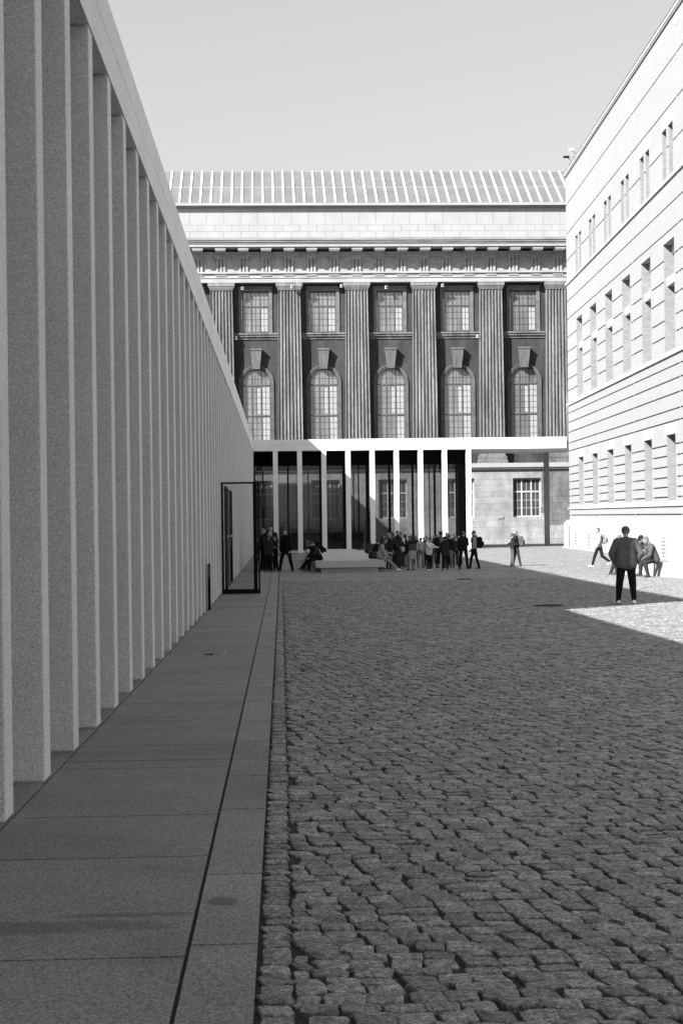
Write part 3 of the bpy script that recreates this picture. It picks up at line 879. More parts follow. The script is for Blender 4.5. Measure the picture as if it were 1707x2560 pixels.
# floodlights on the facade
def floodlight(px, py, dy, lab):
    x, z = onY(px, py, YM + dy)
    t = thing('floodlight', lab, 'floodlight', (x, YM + dy, z), 0, 'small white floodlights on the museum facade')
    mb = MB(); mb.bbox(-.09, .09, -.12, .0, -.10, .10, .02); mb.obj('housing', M['lampw'], t)
    mb = MB(); mb.box(-.07, .07, -.125, -.121, -.08, .08); mb.obj('lens', M['panedark'], t)
    mb = MB(); mb.cyl((0, 0, 0), (0, .22, .06), .02, seg=8); mb.obj('bracket', M['black'], t)
floodlight(607, 721, .28, 'small white floodlight at the top corner of the leftmost upper window')
floodlight(730, 717, -.3, 'small white floodlight on the capital of the second visible pilaster')
floodlight(853.5, 715, .2, 'small white floodlight beside the capital of the third visible pilaster')
floodlight(965, 718.5, .28, 'small white floodlight above the third upper window from the left')
floodlight(1106, 714, .2, 'small white floodlight beside the capital left of the fourth upper window')
floodlight(590, 846, .25, 'small white floodlight low in the leftmost bay beside the beam')
floodlight(1193.5, 841, .25, 'small white floodlight under the sill of the fourth bay')

# ------------------------------------------------------------------ pale museum on the right
AW = 13.45                           # face of the wall, camera frame
def TW(a, b, z):
    x, y = W(a, b); return (x, y, z)
rb_ = thing('pale_brick_museum', 'tall sunlit pale brick museum wing along the right side with deep window openings', 'building')
BN, BF = 8.0, 89.75
cent = [85.32 - 4.665 * k for k in range(17)]
def courses(mb, z0, z1, segs, grooves, gh=0.062):
    """solid courses between grooves over the given b-segments"""
    cuts = [z0] + [g_ for g_ in grooves if z0 < g_ < z1] + [z1]
    for i, (a, b) in enumerate(zip(cuts[:-1], cuts[1:])):
        lo = a + (gh if i > 0 else 0)
        for (s0, s1) in segs:
            mb.box(AW, AW + 1.3, s0, s1, lo, b, 0, TW)
            if i > 0: mb.box(AW + 0.07, AW + 1.3, s0 + .002, s1 - .06, a, lo, 1, TW)
def segs_of(half, off=0.0, pair=False):
    s = []; cur = BF
    for c in cent:
        if pair:
            s.append((c + 1.05, cur)); s.append((c - .15, c + .15)); cur = c - 1.05
        else:
            s.append((c + half, cur)); cur = c - half
    s.append((BN, cur))
    return [(a, b) for a, b in s if b > a]
full = [(BN, BF)]
mb = MB()
gr = [2.02, 2.73, 3.14, 3.54, 3.98, 4.42, 4.86, 5.8, 6.27, 6.9, 7.48, 8.03, 9.35, 10.03, 10.87, 11.64, 12.5, 13.56, 14.6, 17.0, 18.55, 20.29]
courses(mb, 1.78, 2.62, full, gr)
courses(mb, 2.62, 5.32, segs_of(0.87), gr)
courses(mb, 5.32, 8.75, full, gr)
courses(mb, 8.75, 13.2, segs_of(1.05), gr)
courses(mb, 13.2, 15.8, full, gr)
courses(mb, 15.8, 17.86, segs_of(0, 0, True), gr)
courses(mb, 17.86, 21.95, full, gr)
mb.obj('wall', [M['wallw'], M['groove']], rb_)
mb = MB()
for (z, e, h) in ((15.6, .08, .12), (8.5, .08, .12), (2.40, .07, .09)):
    mb.box(AW - e, AW - .001, BN, BF + .05, z, z + h, 0, TW)
mb.box(AW - .06, AW + 1.3, BN, BF + .08, 21.951, 22.05, 1, TW); mb.box(AW - .09, AW + 1.3, BN, BF + .06, 22.051, 22.2, 0, TW)
mb.box(AW - .12, AW + 1.3, BN, BF + .1, 22.201, 22.25, 1, TW)
mb.obj('ledge', [M['lintel'], M['groove']], rb_)
mb = MB(); mb.box(AW + 1.29, AW + 12, BN, BF - .02, -.2, 22.0, 0, TW); mb.obj('core', M['groove'], rb_)
mb = MB()
mb.box(AW - .35, AW + 1.3, BN, BF - .5 + .5, -.25, 1.61, 0, TW)
mb.box(AW - .27, AW + 1.3, BN, BF - .03, 1.611, 1.70, 0, TW); mb.box(AW - .2, AW + 1.3, BN, BF - .05, 1.701, 1.779, 0, TW)
mb.box(AW - .42, AW - .351, BN, BF + .06, -.25, 0.22, 0, TW)
mb.obj('plinth', M['plinth'], rb_)
# lintels, transoms, jamb facings, glazing
for c in cent:
    if c < 40: continue
    mb = MB()
    mb.box(AW - .004, AW + .3, c - 1.2, c + 1.15, 5.325, 5.76, 0, TW); mb.obj('lintel', M['lintel'], rb_)
    mb = MB(); mb.box(AW - .004, AW + .3, c - 1.15, c + 1.1, 17.87, 18.5, 0, TW); mb.obj('lintel', M['lintel'], rb_)
    mb = MB(); mb.box(AW - .005, AW + .5, c - 1.0, c + .95, 2.48, 2.615, 0, TW); mb.obj('sill', M['lintel'], rb_)
    for (e_, z0, z1) in ((c + .87, 2.625, 5.315), (c + 1.05, 8.755, 13.19), (c + 1.05, 15.81, 17.85), (c - .15, 15.81, 17.85)):
        mb = MB(); mb.box(AW + .03, AW + 1.25, e_ - .012, e_ - .002, z0, z1, 0, TW)
        mb.obj('jamb', M['jamb'], rb_)
    mb = MB(); mb.box(AW + .14, AW + 1.2, c - 1.045, c + 1.03, 11.5, 11.85, 0, TW)
    mb.obj('transom', M['lintel'], rb_)
    mb = MB(); mb.box(AW + .35, AW + 1.2, c - 1.045, c + 1.03, 12.85, 13.19, 0, TW)
    mb.obj('transom', M['lintel'], rb_)
    for (h, z0, z1) in ((.86, 2.63, 5.31), (1.03, 8.76, 11.49), (1.03, 11.86, 12.84), (1.04, 15.82, 17.85)):
        mb = MB()
        y0, y1 = c - h, c + h
        mb.box(AW + 1.02, AW + 1.08, y0, y0 + .07, z0, z1, 0, TW); mb.box(AW + 1.02, AW + 1.08, y1 - .07, y1, z0, z1, 0, TW)
        mb.box(AW + 1.02, AW + 1.08, c - .03, c + .03, z0, z1, 0, TW); mb.box(AW + 1.025, AW + 1.075, y0, y1, (z0 + z1) / 2, (z0 + z1) / 2 + .06, 0, TW)
        o = mb.obj('window', M['winwhite'], rb_)
        mb = MB(); mb.box(AW + 1.1, AW + 1.12, y0, y1, z0, z1, 0, TW); mb.obj('pane', M['panedark'], o)
    # basement vent
    mb = MB(); mb.box(AW - .356, AW - .346, c - .37, c + .37, .31, 1.1, 0, TW); vo = mb.obj('vent', mat('vent_recess', 0.16, 0.9), rb_)
    mb = MB()
    for i in range(5):
        z = .34 + i * .155
        pts = [(AW - .358, c - .36, z), (AW - .374, c - .36, z + .02), (AW - .374, c + .36, z + .02), (AW - .358, c + .36, z),
               (AW - .358, c - .36, z + .03), (AW - .374, c - .36, z + .10), (AW - .374, c + .36, z + .10), (AW - .358, c + .36, z + .07)]
        mb.hexa([TW(*p) for p in pts])
    mb.obj('louvre', M['plinth'], vo)
for b in (88.9, 79.25, 69.6, 60.1, 50.7):
    mb = MB(); mb.box(AW - .018, AW - .003, b - .012, b + .012, 1.8, 21.9, 0, TW)
    z = 2.5
    while z < 21.5:
        mb.box(AW - .05, AW - .0185, b - .025, b + .025, z, z + .05, 0, TW); z += 1.35
    mb.obj('lightning_rod', mat('grey_metal_line', 0.3, 0.6), rb_)
mb = MB(); mb.box(AW - .372, AW - .352, 87.55, 87.75, .2, 1.45, 0, TW); mb.obj('downpipe_slot', mat('slot_dark', 0.08, 0.8), rb_)
mb = MB()
for b in (57.3, 66.9, 76.2):
    mb = MB(); mb.box(AW - .40, AW - .352, b - .03, b + .03, .15, 1.0, 0, TW)
    mb.obj('cable_strip', mat('cable_strip_grey', 0.3, 0.8), rb_)

def roofcam(b, da, dz, lab, white):
    x, y, z = TW(AW - da, b, 22.27 + dz)
    t = thing('security_camera', lab, 'security camera', (x, y, z), R(90) - TH)
    m = M['lampw'] if white else M['black']
    mb = MB(); mb.bbox(-.06, .06, -.05, .28, -.05, .06, .015); mb.obj('housing', m, t)
    mb = MB(); mb.cyl((0, .281, .0), (0, .31, .0), .04, seg=12); mb.obj('lens', M['black'], t)
    mb = MB(); mb.cyl((0, .05, -.05), (0, -.26, -.30), .015, seg=8); mb.obj('bracket', M['iron'], t)
roofcam(85.3, .22, .30, 'pale security camera on the roof edge of the pale brick museum', True)
roofcam(87.0, .22, .28, 'dark security camera on the roof edge of the pale brick museum', False)

# number plate on the museum wall: three small digits
x, z = onY(1251.5, 1293, YM - .04)
t = thing('number_plate', 'small stone plate with worn figures on the lit museum wall', 'plate', (x, YM + .09, z))
mb = MB(); mb.bbox(-.21, .21, -.035, 0, -.09, .09, .008); mb.obj('plate', mat('plate_stone', 0.3, .9), t)
mb = MB()
for i in range(3):
    cx_ = -.12 + i * .12
    for (a, b, c_, d_) in ((-.03, .03, .045, .06), (-.03, .03, -.06, -.045), (-.045, -.03, -.05, .05), (.03, .045, -.05, .05), (-.02, .02, -.007, .007)):
        mb.box(cx_ + a, cx_ + b, -.042, -.0355, c_, d_)
mb.obj('figures', mat('figure_dark', 0.1, .9), t)

# ------------------------------------------------------------------ doors, bollard, covers, benches
def zrel(x, y): return zg(x, y)
dy = 38.0
z0 = zg(XW, dy)
t = thing('glass_door', 'open black steel framed glass door standing across the pavement', 'door', (XW + .02, dy, z0))
mb = MB()
L_ = .93; Hh = 2.80
mb.box(0, .04, -.03, .03, .13, Hh - .045); mb.box(L_ - .14, L_ - .045, -.035, .035, .13, Hh - .045)
mb.box(0, L_, -.03, .03, Hh - .044, Hh); mb.box(0, L_ + .02, -.04, .04, .012, .129)
mb.obj('frame', M['black'], t)
mb = MB(); mb.box(.04, L_ - .14, -.006, .006, .13, Hh - .045); mb.obj('pane', M['doorglass'], t)
mb = MB(); mb.cyl((L_, -.03, .13), (L_, -.03, Hh - .02), .022, seg=8); mb.obj('pull_bar', M['black'], t)
for i, (px, top) in enumerate(((556, 1210), (562, 1210), (569.5, 1214), (573.8, 1217), (578.5, 1221))):
    u, v = offs(px, 1300)
    dx_, dyy = W(u / F, 1.0)
    yy = XW / dx_ * dyy * 1.0
    wd = .16 if i != 1 else .26
    zz = zg(XW, yy)
    labs = ('first dark door leaf seen through the open glass door, nearest of five', 'second and widest dark door leaf behind the open glass door',
            'third dark door leaf in the middle of the row behind the open glass door', 'fourth dark door leaf in the row behind the open glass door', 'farthest of the five dark door leaves behind the open glass door')
    t = thing('door_leaf', labs[i], 'door', (XW - .1, yy, zz), 0, 'dark door leaves standing out between the columns')
    mb = MB(); mb.bbox(0, .1 + .004 + .04 * (i == 1) + .03, 0, .06, .012, 2.78, .006); mb.obj('leaf', M['black'], t)
    if i in (0, 2, 4):
        mb = MB(); mb.cyl((.09, -.03, 1.42), (.09, .0, 1.42), .035, seg=14); mb.obj('disc', M['lampw'], t)
u, v = offs(519.5, 1528)
yy = 30.6
t = thing('intercom_post', 'waist high black steel post at the foot of a column', 'post', (XW + .012, yy, zg(XW, yy)))
mb = MB(); mb.bbox(0, .05, 0, .22, .0, .93, .006); mb.obj('post', M['black'], t)
mb = MB(); mb.box(.005, .045, -.006, -.001, .66, .90); mb.obj('panel', M['panedark'], t)

# hatch in the pavement
hx0, hx1, hy0, hy1 = -1.1, -.72, 18.9, 19.9
t = thing('floor_hatch', 'metal framed access hatch let into the granite pavement', 'hatch', ((hx0 + hx1) / 2, (hy0 + hy1) / 2, zg(-.9, 19.4) + .004))
mb = MB()
for (a, b, c_, d_) in ((-.2, -.19, -.45, .45), (.19, .2, -.45, .45), (-.17, -.162, -.4, .4), (.162, .17, -.4, .4)): mb.box(a, b, c_, d_, -.012, .006)
mb.obj('edge_strip', mat('steel_strip', 0.32, .4, metal=.6), t)
mb = MB(); mb.box(-.05, -.005, -.06, .06, -.012, .005); mb.box(.005, .05, -.06, .06, -.012, .005); mb.obj('lifting_slot', M['black'], t)
def cover(px, py, rad, lab):
    x, y, _ = onG(px, py)
    t = thing('drain_cover', lab, 'drain cover', (x, y, zg(x, y) + .004), 0, 'round iron drain covers in the setts')
    mb = MB(); N = 32
    for (r0, r1) in ((rad - .03, rad),):
        for i in range(N):
            a, b = 2 * math.pi * i / N, 2 * math.pi * (i + 1) / N
            mb.hexa([(r0 * math.cos(a), r0 * math.sin(a), -.02), (r1 * math.cos(a), r1 * math.sin(a), -.02), (r1 * math.cos(b), r1 * math.sin(b), -.02), (r0 * math.cos(b), r0 * math.sin(b), -.02),
                     (r0 * math.cos(a), r0 * math.sin(a), .008), (r1 * math.cos(a), r1 * math.sin(a), .008), (r1 * math.cos(b), r1 * math.sin(b), .008), (r0 * math.cos(b), r0 * math.sin(b), .008)])
    mb.obj('rim', M['iron'], t)
    mb = MB(); mb.cyl((0, 0, -.018), (0, 0, .001), rad - .031, seg=32)
    for i in range(-3, 4):
        h = math.sqrt(max(0, (rad - .05) ** 2 - (i * .07) ** 2)); mb.box(-h, h, i * .07 - .012, i * .07 + .012, .0012, .006)
    mb.obj('grate', M['black'], t)
cover(1371, 1514.5, .31, 'round iron drain cover nearer the man in the quilted jacket')
cover(1163, 1448.5, .29, 'round iron drain cover in front of the crowd of pupils')

def bench():
    y0, y1 = 54.6, 74.5
    x0, x1 = 1.30, 3.76
    t = thing('stone_platform', 'long low pale stone bench platform beside the crowd in the shade', 'bench', ((x0 + x1) / 2, y0, zg(2, y0)))
    cx_ = (x0 + x1) / 2; hw_ = (x1 - x0) / 2
    mb = MB(); z1 = .42; zl = .175
    pts = [(-hw_, 0), (hw_, 0), (hw_, 13.5), (hw_ - .2, y1 - y0), (-hw_, y1 - y0)]
    mb.poly([(a, b, z1) for a, b in pts]); mb.poly([(a, b, zl) for a, b in pts[::-1]])
    for i in range(5):
        a, b = pts[i], pts[(i + 1) % 5]
        mb.quad((a[0], a[1], zl), (b[0], b[1], zl), (b[0], b[1], z1), (a[0], a[1], z1))
    mb.obj('top_slab', M['concrete'], t)
    mb = MB()
    for (a, b) in ((-hw_ + .2, -.6), (-.592, .62), (.628, hw_ - .2)): mb.box(a, b, .3, 19.5, -.25, zl - .002)
    mb.obj('base', M['column'], t)
bench()
# right hand bench block, turned a little
bx, by = W(9.86, 44.0)
t = thing('stone_bench', 'low pale stone bench block at the right edge in the sun', 'bench', (bx, by, zg(bx, by)), R(13) - TH)
mb = MB(); mb.bbox(0, 1.6, 0, 2.6, -.05, .44, .012); mb.obj('seat_block', mat('sunlit_bench_stone', 0.3, .85, var=.08, vscale=2, speck=.12, sscale=50), t)

# ------------------------------------------------------------------ people
def caps(P, p0, r0, p1, r1, seg=12):
    p0, p1 = Vector(p0), Vector(p1)
    d = p1 - p0
    d = d.normalized() if d.length > 1e-6 else Vector((0, 0, 1))
    a = d.orthogonal().normalized(); b = d.cross(a)
    n = len(P.v)
    rings = []
    for t in (-80, -50, -20, 0): rings.append((p0 + d * r0 * math.sin(R(t)), r0 * math.cos(R(t))))
    for t in (0, 20, 50, 80): rings.append((p1 + d * r1 * math.sin(R(t)), r1 * math.cos(R(t))))
    for c, r in rings:
        for i in range(seg):
            t = 2 * math.pi * i / seg
            P.v.append(tuple(c + (a * math.cos(t) + b * math.sin(t)) * r))
    for k in range(7):
        for i in range(seg):
            j = (i + 1) % seg; P.f.append((n + k * seg + i, n + k * seg + j, n + (k + 1) * seg + j, n + (k + 1) * seg + i))
    P.f.append(tuple(n + seg - 1 - i for i in range(seg))); P.f.append(tuple(n + 7 * seg + i for i in range(seg)))
def ell(P, c, rx, ry, rz, Mr=None, seg=16):
    n = len(P.v); c = Vector(c); rows = 9
    for k in range(rows):
        t = math.pi * (k + .5) / rows - math.pi / 2
        for i in range(seg):
            u = 2 * math.pi * i / seg
            p = Vector((math.cos(u) * math.cos(t) * rx, math.sin(u) * math.cos(t) * ry, math.sin(t) * rz))
            if Mr: p = Mr @ p
            P.v.append(tuple(c + p))
    for k in range(rows - 1):
        for i in range(seg):
            j = (i + 1) % seg; P.f.append((n + k * seg + i, n + k * seg + j, n + (k + 1) * seg + j, n + (k + 1) * seg + i))
    P.f.append(tuple(n + seg - 1 - i for i in range(seg))); P.f.append(tuple(n + (rows - 1) * seg + i for i in range(seg)))
class PB:
    def __init__(s): s.v = []; s.f = []
def remesh(P, name, m, voxel, smooth=3, fac=0.5):
    me = bpy.data.meshes.new('tmp'); me.from_pydata(P.v, [], P.f); me.update()
    o = bpy.data.objects.new('tmp', me); C.objects.link(o)
    r = o.modifiers.new('r', 'REMESH'); r.mode = 'VOXEL'; r.voxel_size = voxel; r.use_smooth_shade = True
    if smooth:
        s = o.modifiers.new('s', 'SMOOTH'); s.iterations = smooth; s.factor = fac
    bpy.context.view_layer.update()
    ev = o.evaluated_get(bpy.context.evaluated_depsgraph_get())
    out_ = bpy.data.meshes.new_from_object(ev); out_.name = name
    bpy.data.objects.remove(o); bpy.data.meshes.remove(me)
    out_.materials.clear(); out_.materials.append(m)
    out_.polygons.foreach_set('use_smooth', [True] * len(out_.polygons))
    return out_
def cloth(v, kind=''):
    v = v * (.55 if v < .15 else .8)
    nm = 'cloth_%03d%s' % (round(v * 1000), kind)
    if kind == 'quilt': return mat(nm, v, spec=.12, rough=.6, quilt=26, var=.1, vscale=5)
    if kind == 'stripe': return mat(nm, v, spec=.12, rough=.85, plaid=(.055, .35, 1.0, 2), var=.1, vscale=6)
    if kind == 'stripeh': return mat(nm, v, spec=.12, rough=.85, plaid=(.62, .25, 1.3, 2), var=.1, vscale=6)
    if kind == 'plaid': return mat(nm, v, spec=.12, rough=.85, plaid=(.12, .45, 1.1, 0), var=.3, vscale=14)
    if kind == 'camo': return mat(nm, v, spec=.12, rough=.85, var=.6, vscale=9)
    return mat(nm, v, spec=.12, rough=.85, var=.18, vscale=7, bump=.35, bscale=16)
SKIN = mat('skin', 0.27, .6, var=.05, vscale=12)
EYE = mat('eye_dark', 0.02, .3)
def shoe_mat(v): return mat('shoe_%03d' % round(v * 1000), v, .6, var=.1, vscale=20)
def hairm(v): return mat('hair_%03d' % round(v * 1000), v, .65, var=.3, vscale=30, stretch=(1, 1, .3))

def person(loc, heading, H, label, group=None, top=.03, topk='', bottom=.02, botk='', shoe=.03, hair=.03, hairstyle='short', lean=0, hip=None,
           legs=((3, 4, 4), (-3, 4, 4)), arms=((0, 8, 12, 5), (0, 8, 12, 5)), head=(0, 0), hem=.50, skirt=None, hood=False, cap=None, beard=False,
           near=False, scarf=None, build=1.0, collar=True):
    """legs: (thigh pitch, spread, knee bend) for right, left; arms: (pitch, spread, elbow, inward); head: (turn, nod down)"""
    t = thing('person', label, 'person', loc, -R(heading), group)
    hipz = .525 * H
    if hip is not None: hipz = hip
    hc = Vector((0, 0, hipz))
    vb = .0085 if near else .0115
    RL = Matrix.Rotation(-R(lean), 3, 'X')
    def up(x, y, z): return hc + RL @ Vector((x, y, z)) * H
    def dv(p, s, side):
        p, s = R(p), R(s)
        return Vector((math.sin(s) * side, math.sin(p) * math.cos(s), -math.cos(p) * math.cos(s)))
    b_ = build
    J = {}
    feet = []
    for side, (tp, sp, kb) in zip((1, -1), legs):
        h = hc + Vector((side * .052 * H, 0, -.01 * H))
        kn = h + dv(tp, sp, side) * .235 * H
        an = kn + dv(tp - kb, sp * .6, side) * .235 * H
        J[side] = (h, kn, an)
    # keep the lower foot on the ground
    if hip is None:
        lo = min(J[s][2].z for s in (1, -1))
        dz = .048 * H - lo
        hc = hc + Vector((0, 0, dz))
        for s in (1, -1): J[s] = tuple(p + Vector((0, 0, dz)) for p in J[s])
    shz = .272
    neck = up(0, .0, .335); hd = up(0, .012, .405)
    RH = Matrix.Rotation(-R(lean), 3, 'X') @ Matrix.Rotation(-R(head[0]), 3, 'Z') @ Matrix.Rotation(-R(head[1]), 3, 'X')
    hd = neck + RH @ Vector((0, .012, .068)) * H
    def hp(x, y, z): return hd + RH @ Vector((x, y, z)) * H
    A = {}
    for side, (ap, asp, el, inn) in zip((1, -1), arms):
        s = up(side * .094 * b_, 0, shz)
        ud = RL @ dv(ap, asp, side); e = s + ud * .168 * H
        fd = RL @ dv(ap + el, asp - inn, side)
        if hip is None and lean < 15: fd = dv(ap + el, asp - inn, side)
        wv = e + fd * .140 * H
        A[side] = (s, e, wv, fd)
    # ---- body: one continuous surface
    B = PB()
    ell(B, hd, .044 * H, .054 * H, .062 * H, RH)
    ell(B, hp(0, .016, -.030), .031 * H, .038 * H, .036 * H, RH)
    caps(B, hp(0, .052, .006), .0065 * H, hp(0, .060, -.012), .009 * H, 8)
    caps(B, hp(-.018, .046, .012), .008 * H, hp(.018, .046, .012), .008 * H, 8)
    caps(B, hp(-.010, .050, -.034), .0065 * H, hp(.010, .050, -.034), .0065 * H, 8)
    for s in (1, -1): ell(B, hp(s * .045, -.002, -.004), .007 * H, .012 * H, .018 * H, RH)
    caps(B, up(0, -.005, .29), .034 * H, hp(0, -.012, -.035), .029 * H)
    caps(B, up(-.035, 0, .235), .044 * H, up(.035, 0, .235), .044 * H); caps(B, up(0, 0, .22), .045 * H, up(0, 0, 0), .045 * H)
    for s in (1, -1):
        sh, e, wv, fd = A[s]
        caps(B, sh, .028 * H, e, .021 * H); caps(B, e, .021 * H, wv, .0145 * H)
        caps(B, up(s * .04, 0, .262), .026 * H, sh, .024 * H)
        h, kn, an = J[s]
        caps(B, h, .040 * H, kn, .031 * H); caps(B, kn, .031 * H, an, .02 * H)
        caps(B, an, .02 * H, an + Vector((0, .02 * H, -.02 * H)), .018 * H)
        # hand: palm, four bent fingers, thumb
        fw = fd.normalized(); side_v = fw.cross(Vector((0, 0, 1)))
        if side_v.length < .3: side_v = Vector((0, 1, 0)).cross(fw)
        ac = Vector((0, 1, 0)) - fw * fw.y
        ac = ac.normalized() if ac.length > .3 else (Vector((s, 0, 0)) - fw * fw.x * s).normalized()
        inw = fw.cross(ac).normalized()
        if inw.dot(Vector((-s, 0, 0))) < 0: inw = -inw
        pc = wv + fw * .028 * H
        for q in (-1, 0, 1): caps(B, wv + ac * q * .006 * H, .010 * H, pc + ac * q * .013 * H + fw * .012 * H, .0095 * H, 8)
        for q, ln in zip((-1.5, -.5, .5, 1.5), (.033, .041, .044, .039)):
            k0 = pc + ac * q * .0105 * H + fw * .018 * H
            k1 = k0 + (fw * .88 + inw * .40).normalized() * ln * .5 * H
            k2 = k1 + (fw * .55 + inw * .85).normalized() * ln * .5 * H
            caps(B, k0, .0055 * H, k1, .005 * H, 8); caps(B, k1, .005 * H, k2, .0045 * H, 8)
        t0 = wv + fw * .014 * H + ac * .014 * H; t1 = t0 + (ac * .75 + fw * .65).normalized() * .022 * H
        caps(B, t0, .0075 * H, t1, .006 * H, 8); caps(B, t1, .006 * H, t1 + (fw * .9 + inw * .3).normalized() * .018 * H, .005 * H, 8)
    link('body', remesh(B, 'body', SKIN, vb, 2), t)
    for s in (1, -1):
        e_ = PB(); ell(e_, hp(s * .019, .0465, .002), .0062 * H, .0062 * H, .0045 * H, RH, 10)
        me = bpy.data.meshes.new('eye'); me.from_pydata(e_.v, [], e_.f); me.materials.append(EYE); link('eye', me, t)
    # ---- hair
    hm = hairm(hair)
    Hh = PB()
    if hairstyle != 'bald':
        ell(Hh, hp(0, -.008, .014), .049 * H, .056 * H, .058 * H, RH)
        if hairstyle in ('long', 'tail'):
            for x in (-.028, 0, .028):
                caps(Hh, hp(x, -.04, .0), .026 * H, hp(x * 1.2, -.050, -.10 if hairstyle == 'long' else -.03), .020 * H)
            if hairstyle == 'tail': caps(Hh, hp(0, -.055, .01), .016 * H, hp(0, -.075, -.09), .009 * H)
            else:
                for s in (1, -1): caps(Hh, hp(s * .040, -.006, .01), .018 * H, hp(s * .045, -.006, -.09), .014 * H)
        if hairstyle == 'curly':
            rr = random.Random(int(loc[0] * 100))
            for i in range(26):
                a, z_ = rr.uniform(0, 6.28), rr.uniform(-.04, .05)
                if math.sin(a) > .35 and z_ < .03: continue
                ell(Hh, hp(math.cos(a) * .044, math.sin(a) * .050 - .008, z_ + .01), .018 * H, .018 * H, .018 * H)
        # keep the face free
        ho = remesh(Hh, 'hair', hm, .011, 2)
        inv = RH.inverted()
        import bmesh
        bm = bmesh.new(); bm.from_mesh(ho)
        dele = []
        for v in bm.verts:
            q = inv @ (v.co - hd) / H
            if q.y > .026 and q.z < .030 and abs(q.x) < .040: dele.append(v)
        bmesh.ops.delete(bm, geom=dele, context='VERTS')
        bm.to_mesh(ho); bm.free()
        link('hair', ho, t)
    if beard:
        Q = PB(); ell(Q, hp(0, .022, -.045), .034 * H, .040 * H, .028 * H, RH); link('beard', remesh(Q, 'beard', hairm(.05), .010, 1), t)
    if cap is not None:
        Q = PB(); ell(Q, hp(0, -.004, .026), .052 * H, .062 * H, .046 * H, RH)
        caps(Q, hp(-.045, -.02, .012), .012 * H, hp(.045, -.02, .012), .012 * H)
        if cap[1] == 'brim':
            for x in (-.024, 0, .024): caps(Q, hp(x, .040, .022), .007 * H, hp(x * .9, .095, .012), .005 * H)
        link('hat', remesh(Q, 'hat', cloth(cap[0]), .010, 1), t)
    # ---- trousers
    Q = PB()
    if skirt:
        r1, zend = skirt
        caps(Q, up(-.03, 0, .03), .072 * H, up(.03, 0, .03), .072 * H)
        fl = hc + Vector((0, 0, -(hc.z - zend * H)))
        n = len(Q.v); seg = 28; rows = 7
        top_c = up(0, 0, .05)
        for k in range(rows):
            tt = k / (rows - 1); c = top_c.lerp(fl, tt)
            for i in range(seg):
                a = 2 * math.pi * i / seg
                rr_ = (.075 + (r1 - .075) * tt ** .8) * H * (1 + .07 * math.sin(a * 7 + k * .4) * tt)
                Q.v.append((c.x + math.cos(a) * rr_ * 1.15, c.y + math.sin(a) * rr_ * .85, c.z))
        for k in range(rows - 1):
            for i in range(seg):
                j = (i + 1) % seg; Q.f.append((n + (k + 1) * seg + i, n + (k + 1) * seg + j, n + k * seg + j, n + k * seg + i))
        Q.f.append(tuple(n + i for i in range(seg))); Q.f.append(tuple(n + (rows - 1) * seg + seg - 1 - i for i in range(seg)))
        link('skirt', remesh(Q, 'skirt', cloth(bottom, botk), .014, 2), t)
    else:
        caps(Q, up(-.035 * b_, -.002, .02), .060 * H, up(.035 * b_, -.002, .02), .060 * H)
        for s in (1, -1):
            h, kn, an = J[s]
            caps(Q, h + Vector((0, -.006 * H, .02 * H)), .055 * H * b_, kn, .039 * H * b_); caps(Q, kn, .041 * H * b_, an + (an - kn).normalized() * .004 * H, .030 * H)
            caps(Q, kn.lerp(an, .75), .033 * H, an, .034 * H)
        link('trousers', remesh(Q, 'trousers', cloth(bottom, botk), .013, 3), t)
    # ---- shoes
    for s in (1, -1):
        h, kn, an = J[s]
        sh_d = (an - kn).normalized()
        pit = 0
        fz = max(an.z - .042 * H, 0)
        yaw = Matrix.Rotation(-R(12) * s, 3, 'Z')
        tilt = -min(40, fz / H * 300) if an.y < 0 else min(25, fz / H * 150)
        FM = yaw @ Matrix.Rotation(R(tilt), 3, 'X')
        Q = PB()
        f_ = lambda x, y, z: an + FM @ Vector((x, y, z)) * H
        for x in (-.012, .012):
            caps(Q, f_(x, -.022, -.022), .020 * H, f_(x, .075, -.030), .014 * H, 10)
            caps(Q, f_(x, -.020, -.034), .011 * H, f_(x * 1.2, .092, -.035), .010 * H, 10)
        caps(Q, f_(0, -.012, -.005), .026 * H, f_(0, .03, -.020), .022 * H, 10)
        me = remesh(Q, 'shoe', shoe_mat(shoe), .010, 1)
        link('shoe', me, t)
    # ---- top
    Q = PB()
    hz = hem - .525
    caps(Q, up(-.048 * b_, 0, .225), .064 * H * b_, up(.048 * b_, 0, .225), .064 * H * b_)
    caps(Q, up(-.045 * b_, .004, .12), .068 * H * b_, up(.045 * b_, .004, .12), .068 * H * b_)
    caps(Q, up(-.044 * b_, 0, .215), .066 * H * b_, up(-.044 * b_, 0, .06), .066 * H * b_); caps(Q, up(.044 * b_, 0, .215), .066 * H * b_, up(.044 * b_, 0, .06), .066 * H * b_)
    lz = hz + .055
    caps(Q, up(-.045 * b_, 0, .10), .068 * H * b_, up(-.043 * b_, 0, lz), .070 * H * b_); caps(Q, up(.045 * b_, 0, .10), .068 * H * b_, up(.043 * b_, 0, lz), .070 * H * b_)
    caps(Q, up(0, -.004, .27), .052 * H, up(0, -.002, .318), .038 * H)
    for s in (1, -1):
        sh, e, wv, fd = A[s]
        caps(Q, up(s * .022, -.004, .300), .034 * H, sh, .039 * H * b_); caps(Q, sh, .041 * H * b_, e, .033 * H * b_); caps(Q, e, .034 * H * b_, wv - fd * .004 * H, .025 * H * b_)
    if hood: ell(Q, up(0, -.055, .315), .06 * H, .04 * H, .05 * H, RL); 
    link('jacket', remesh(Q, 'jacket', cloth(top, topk), .011 if near else .013, 3), t)
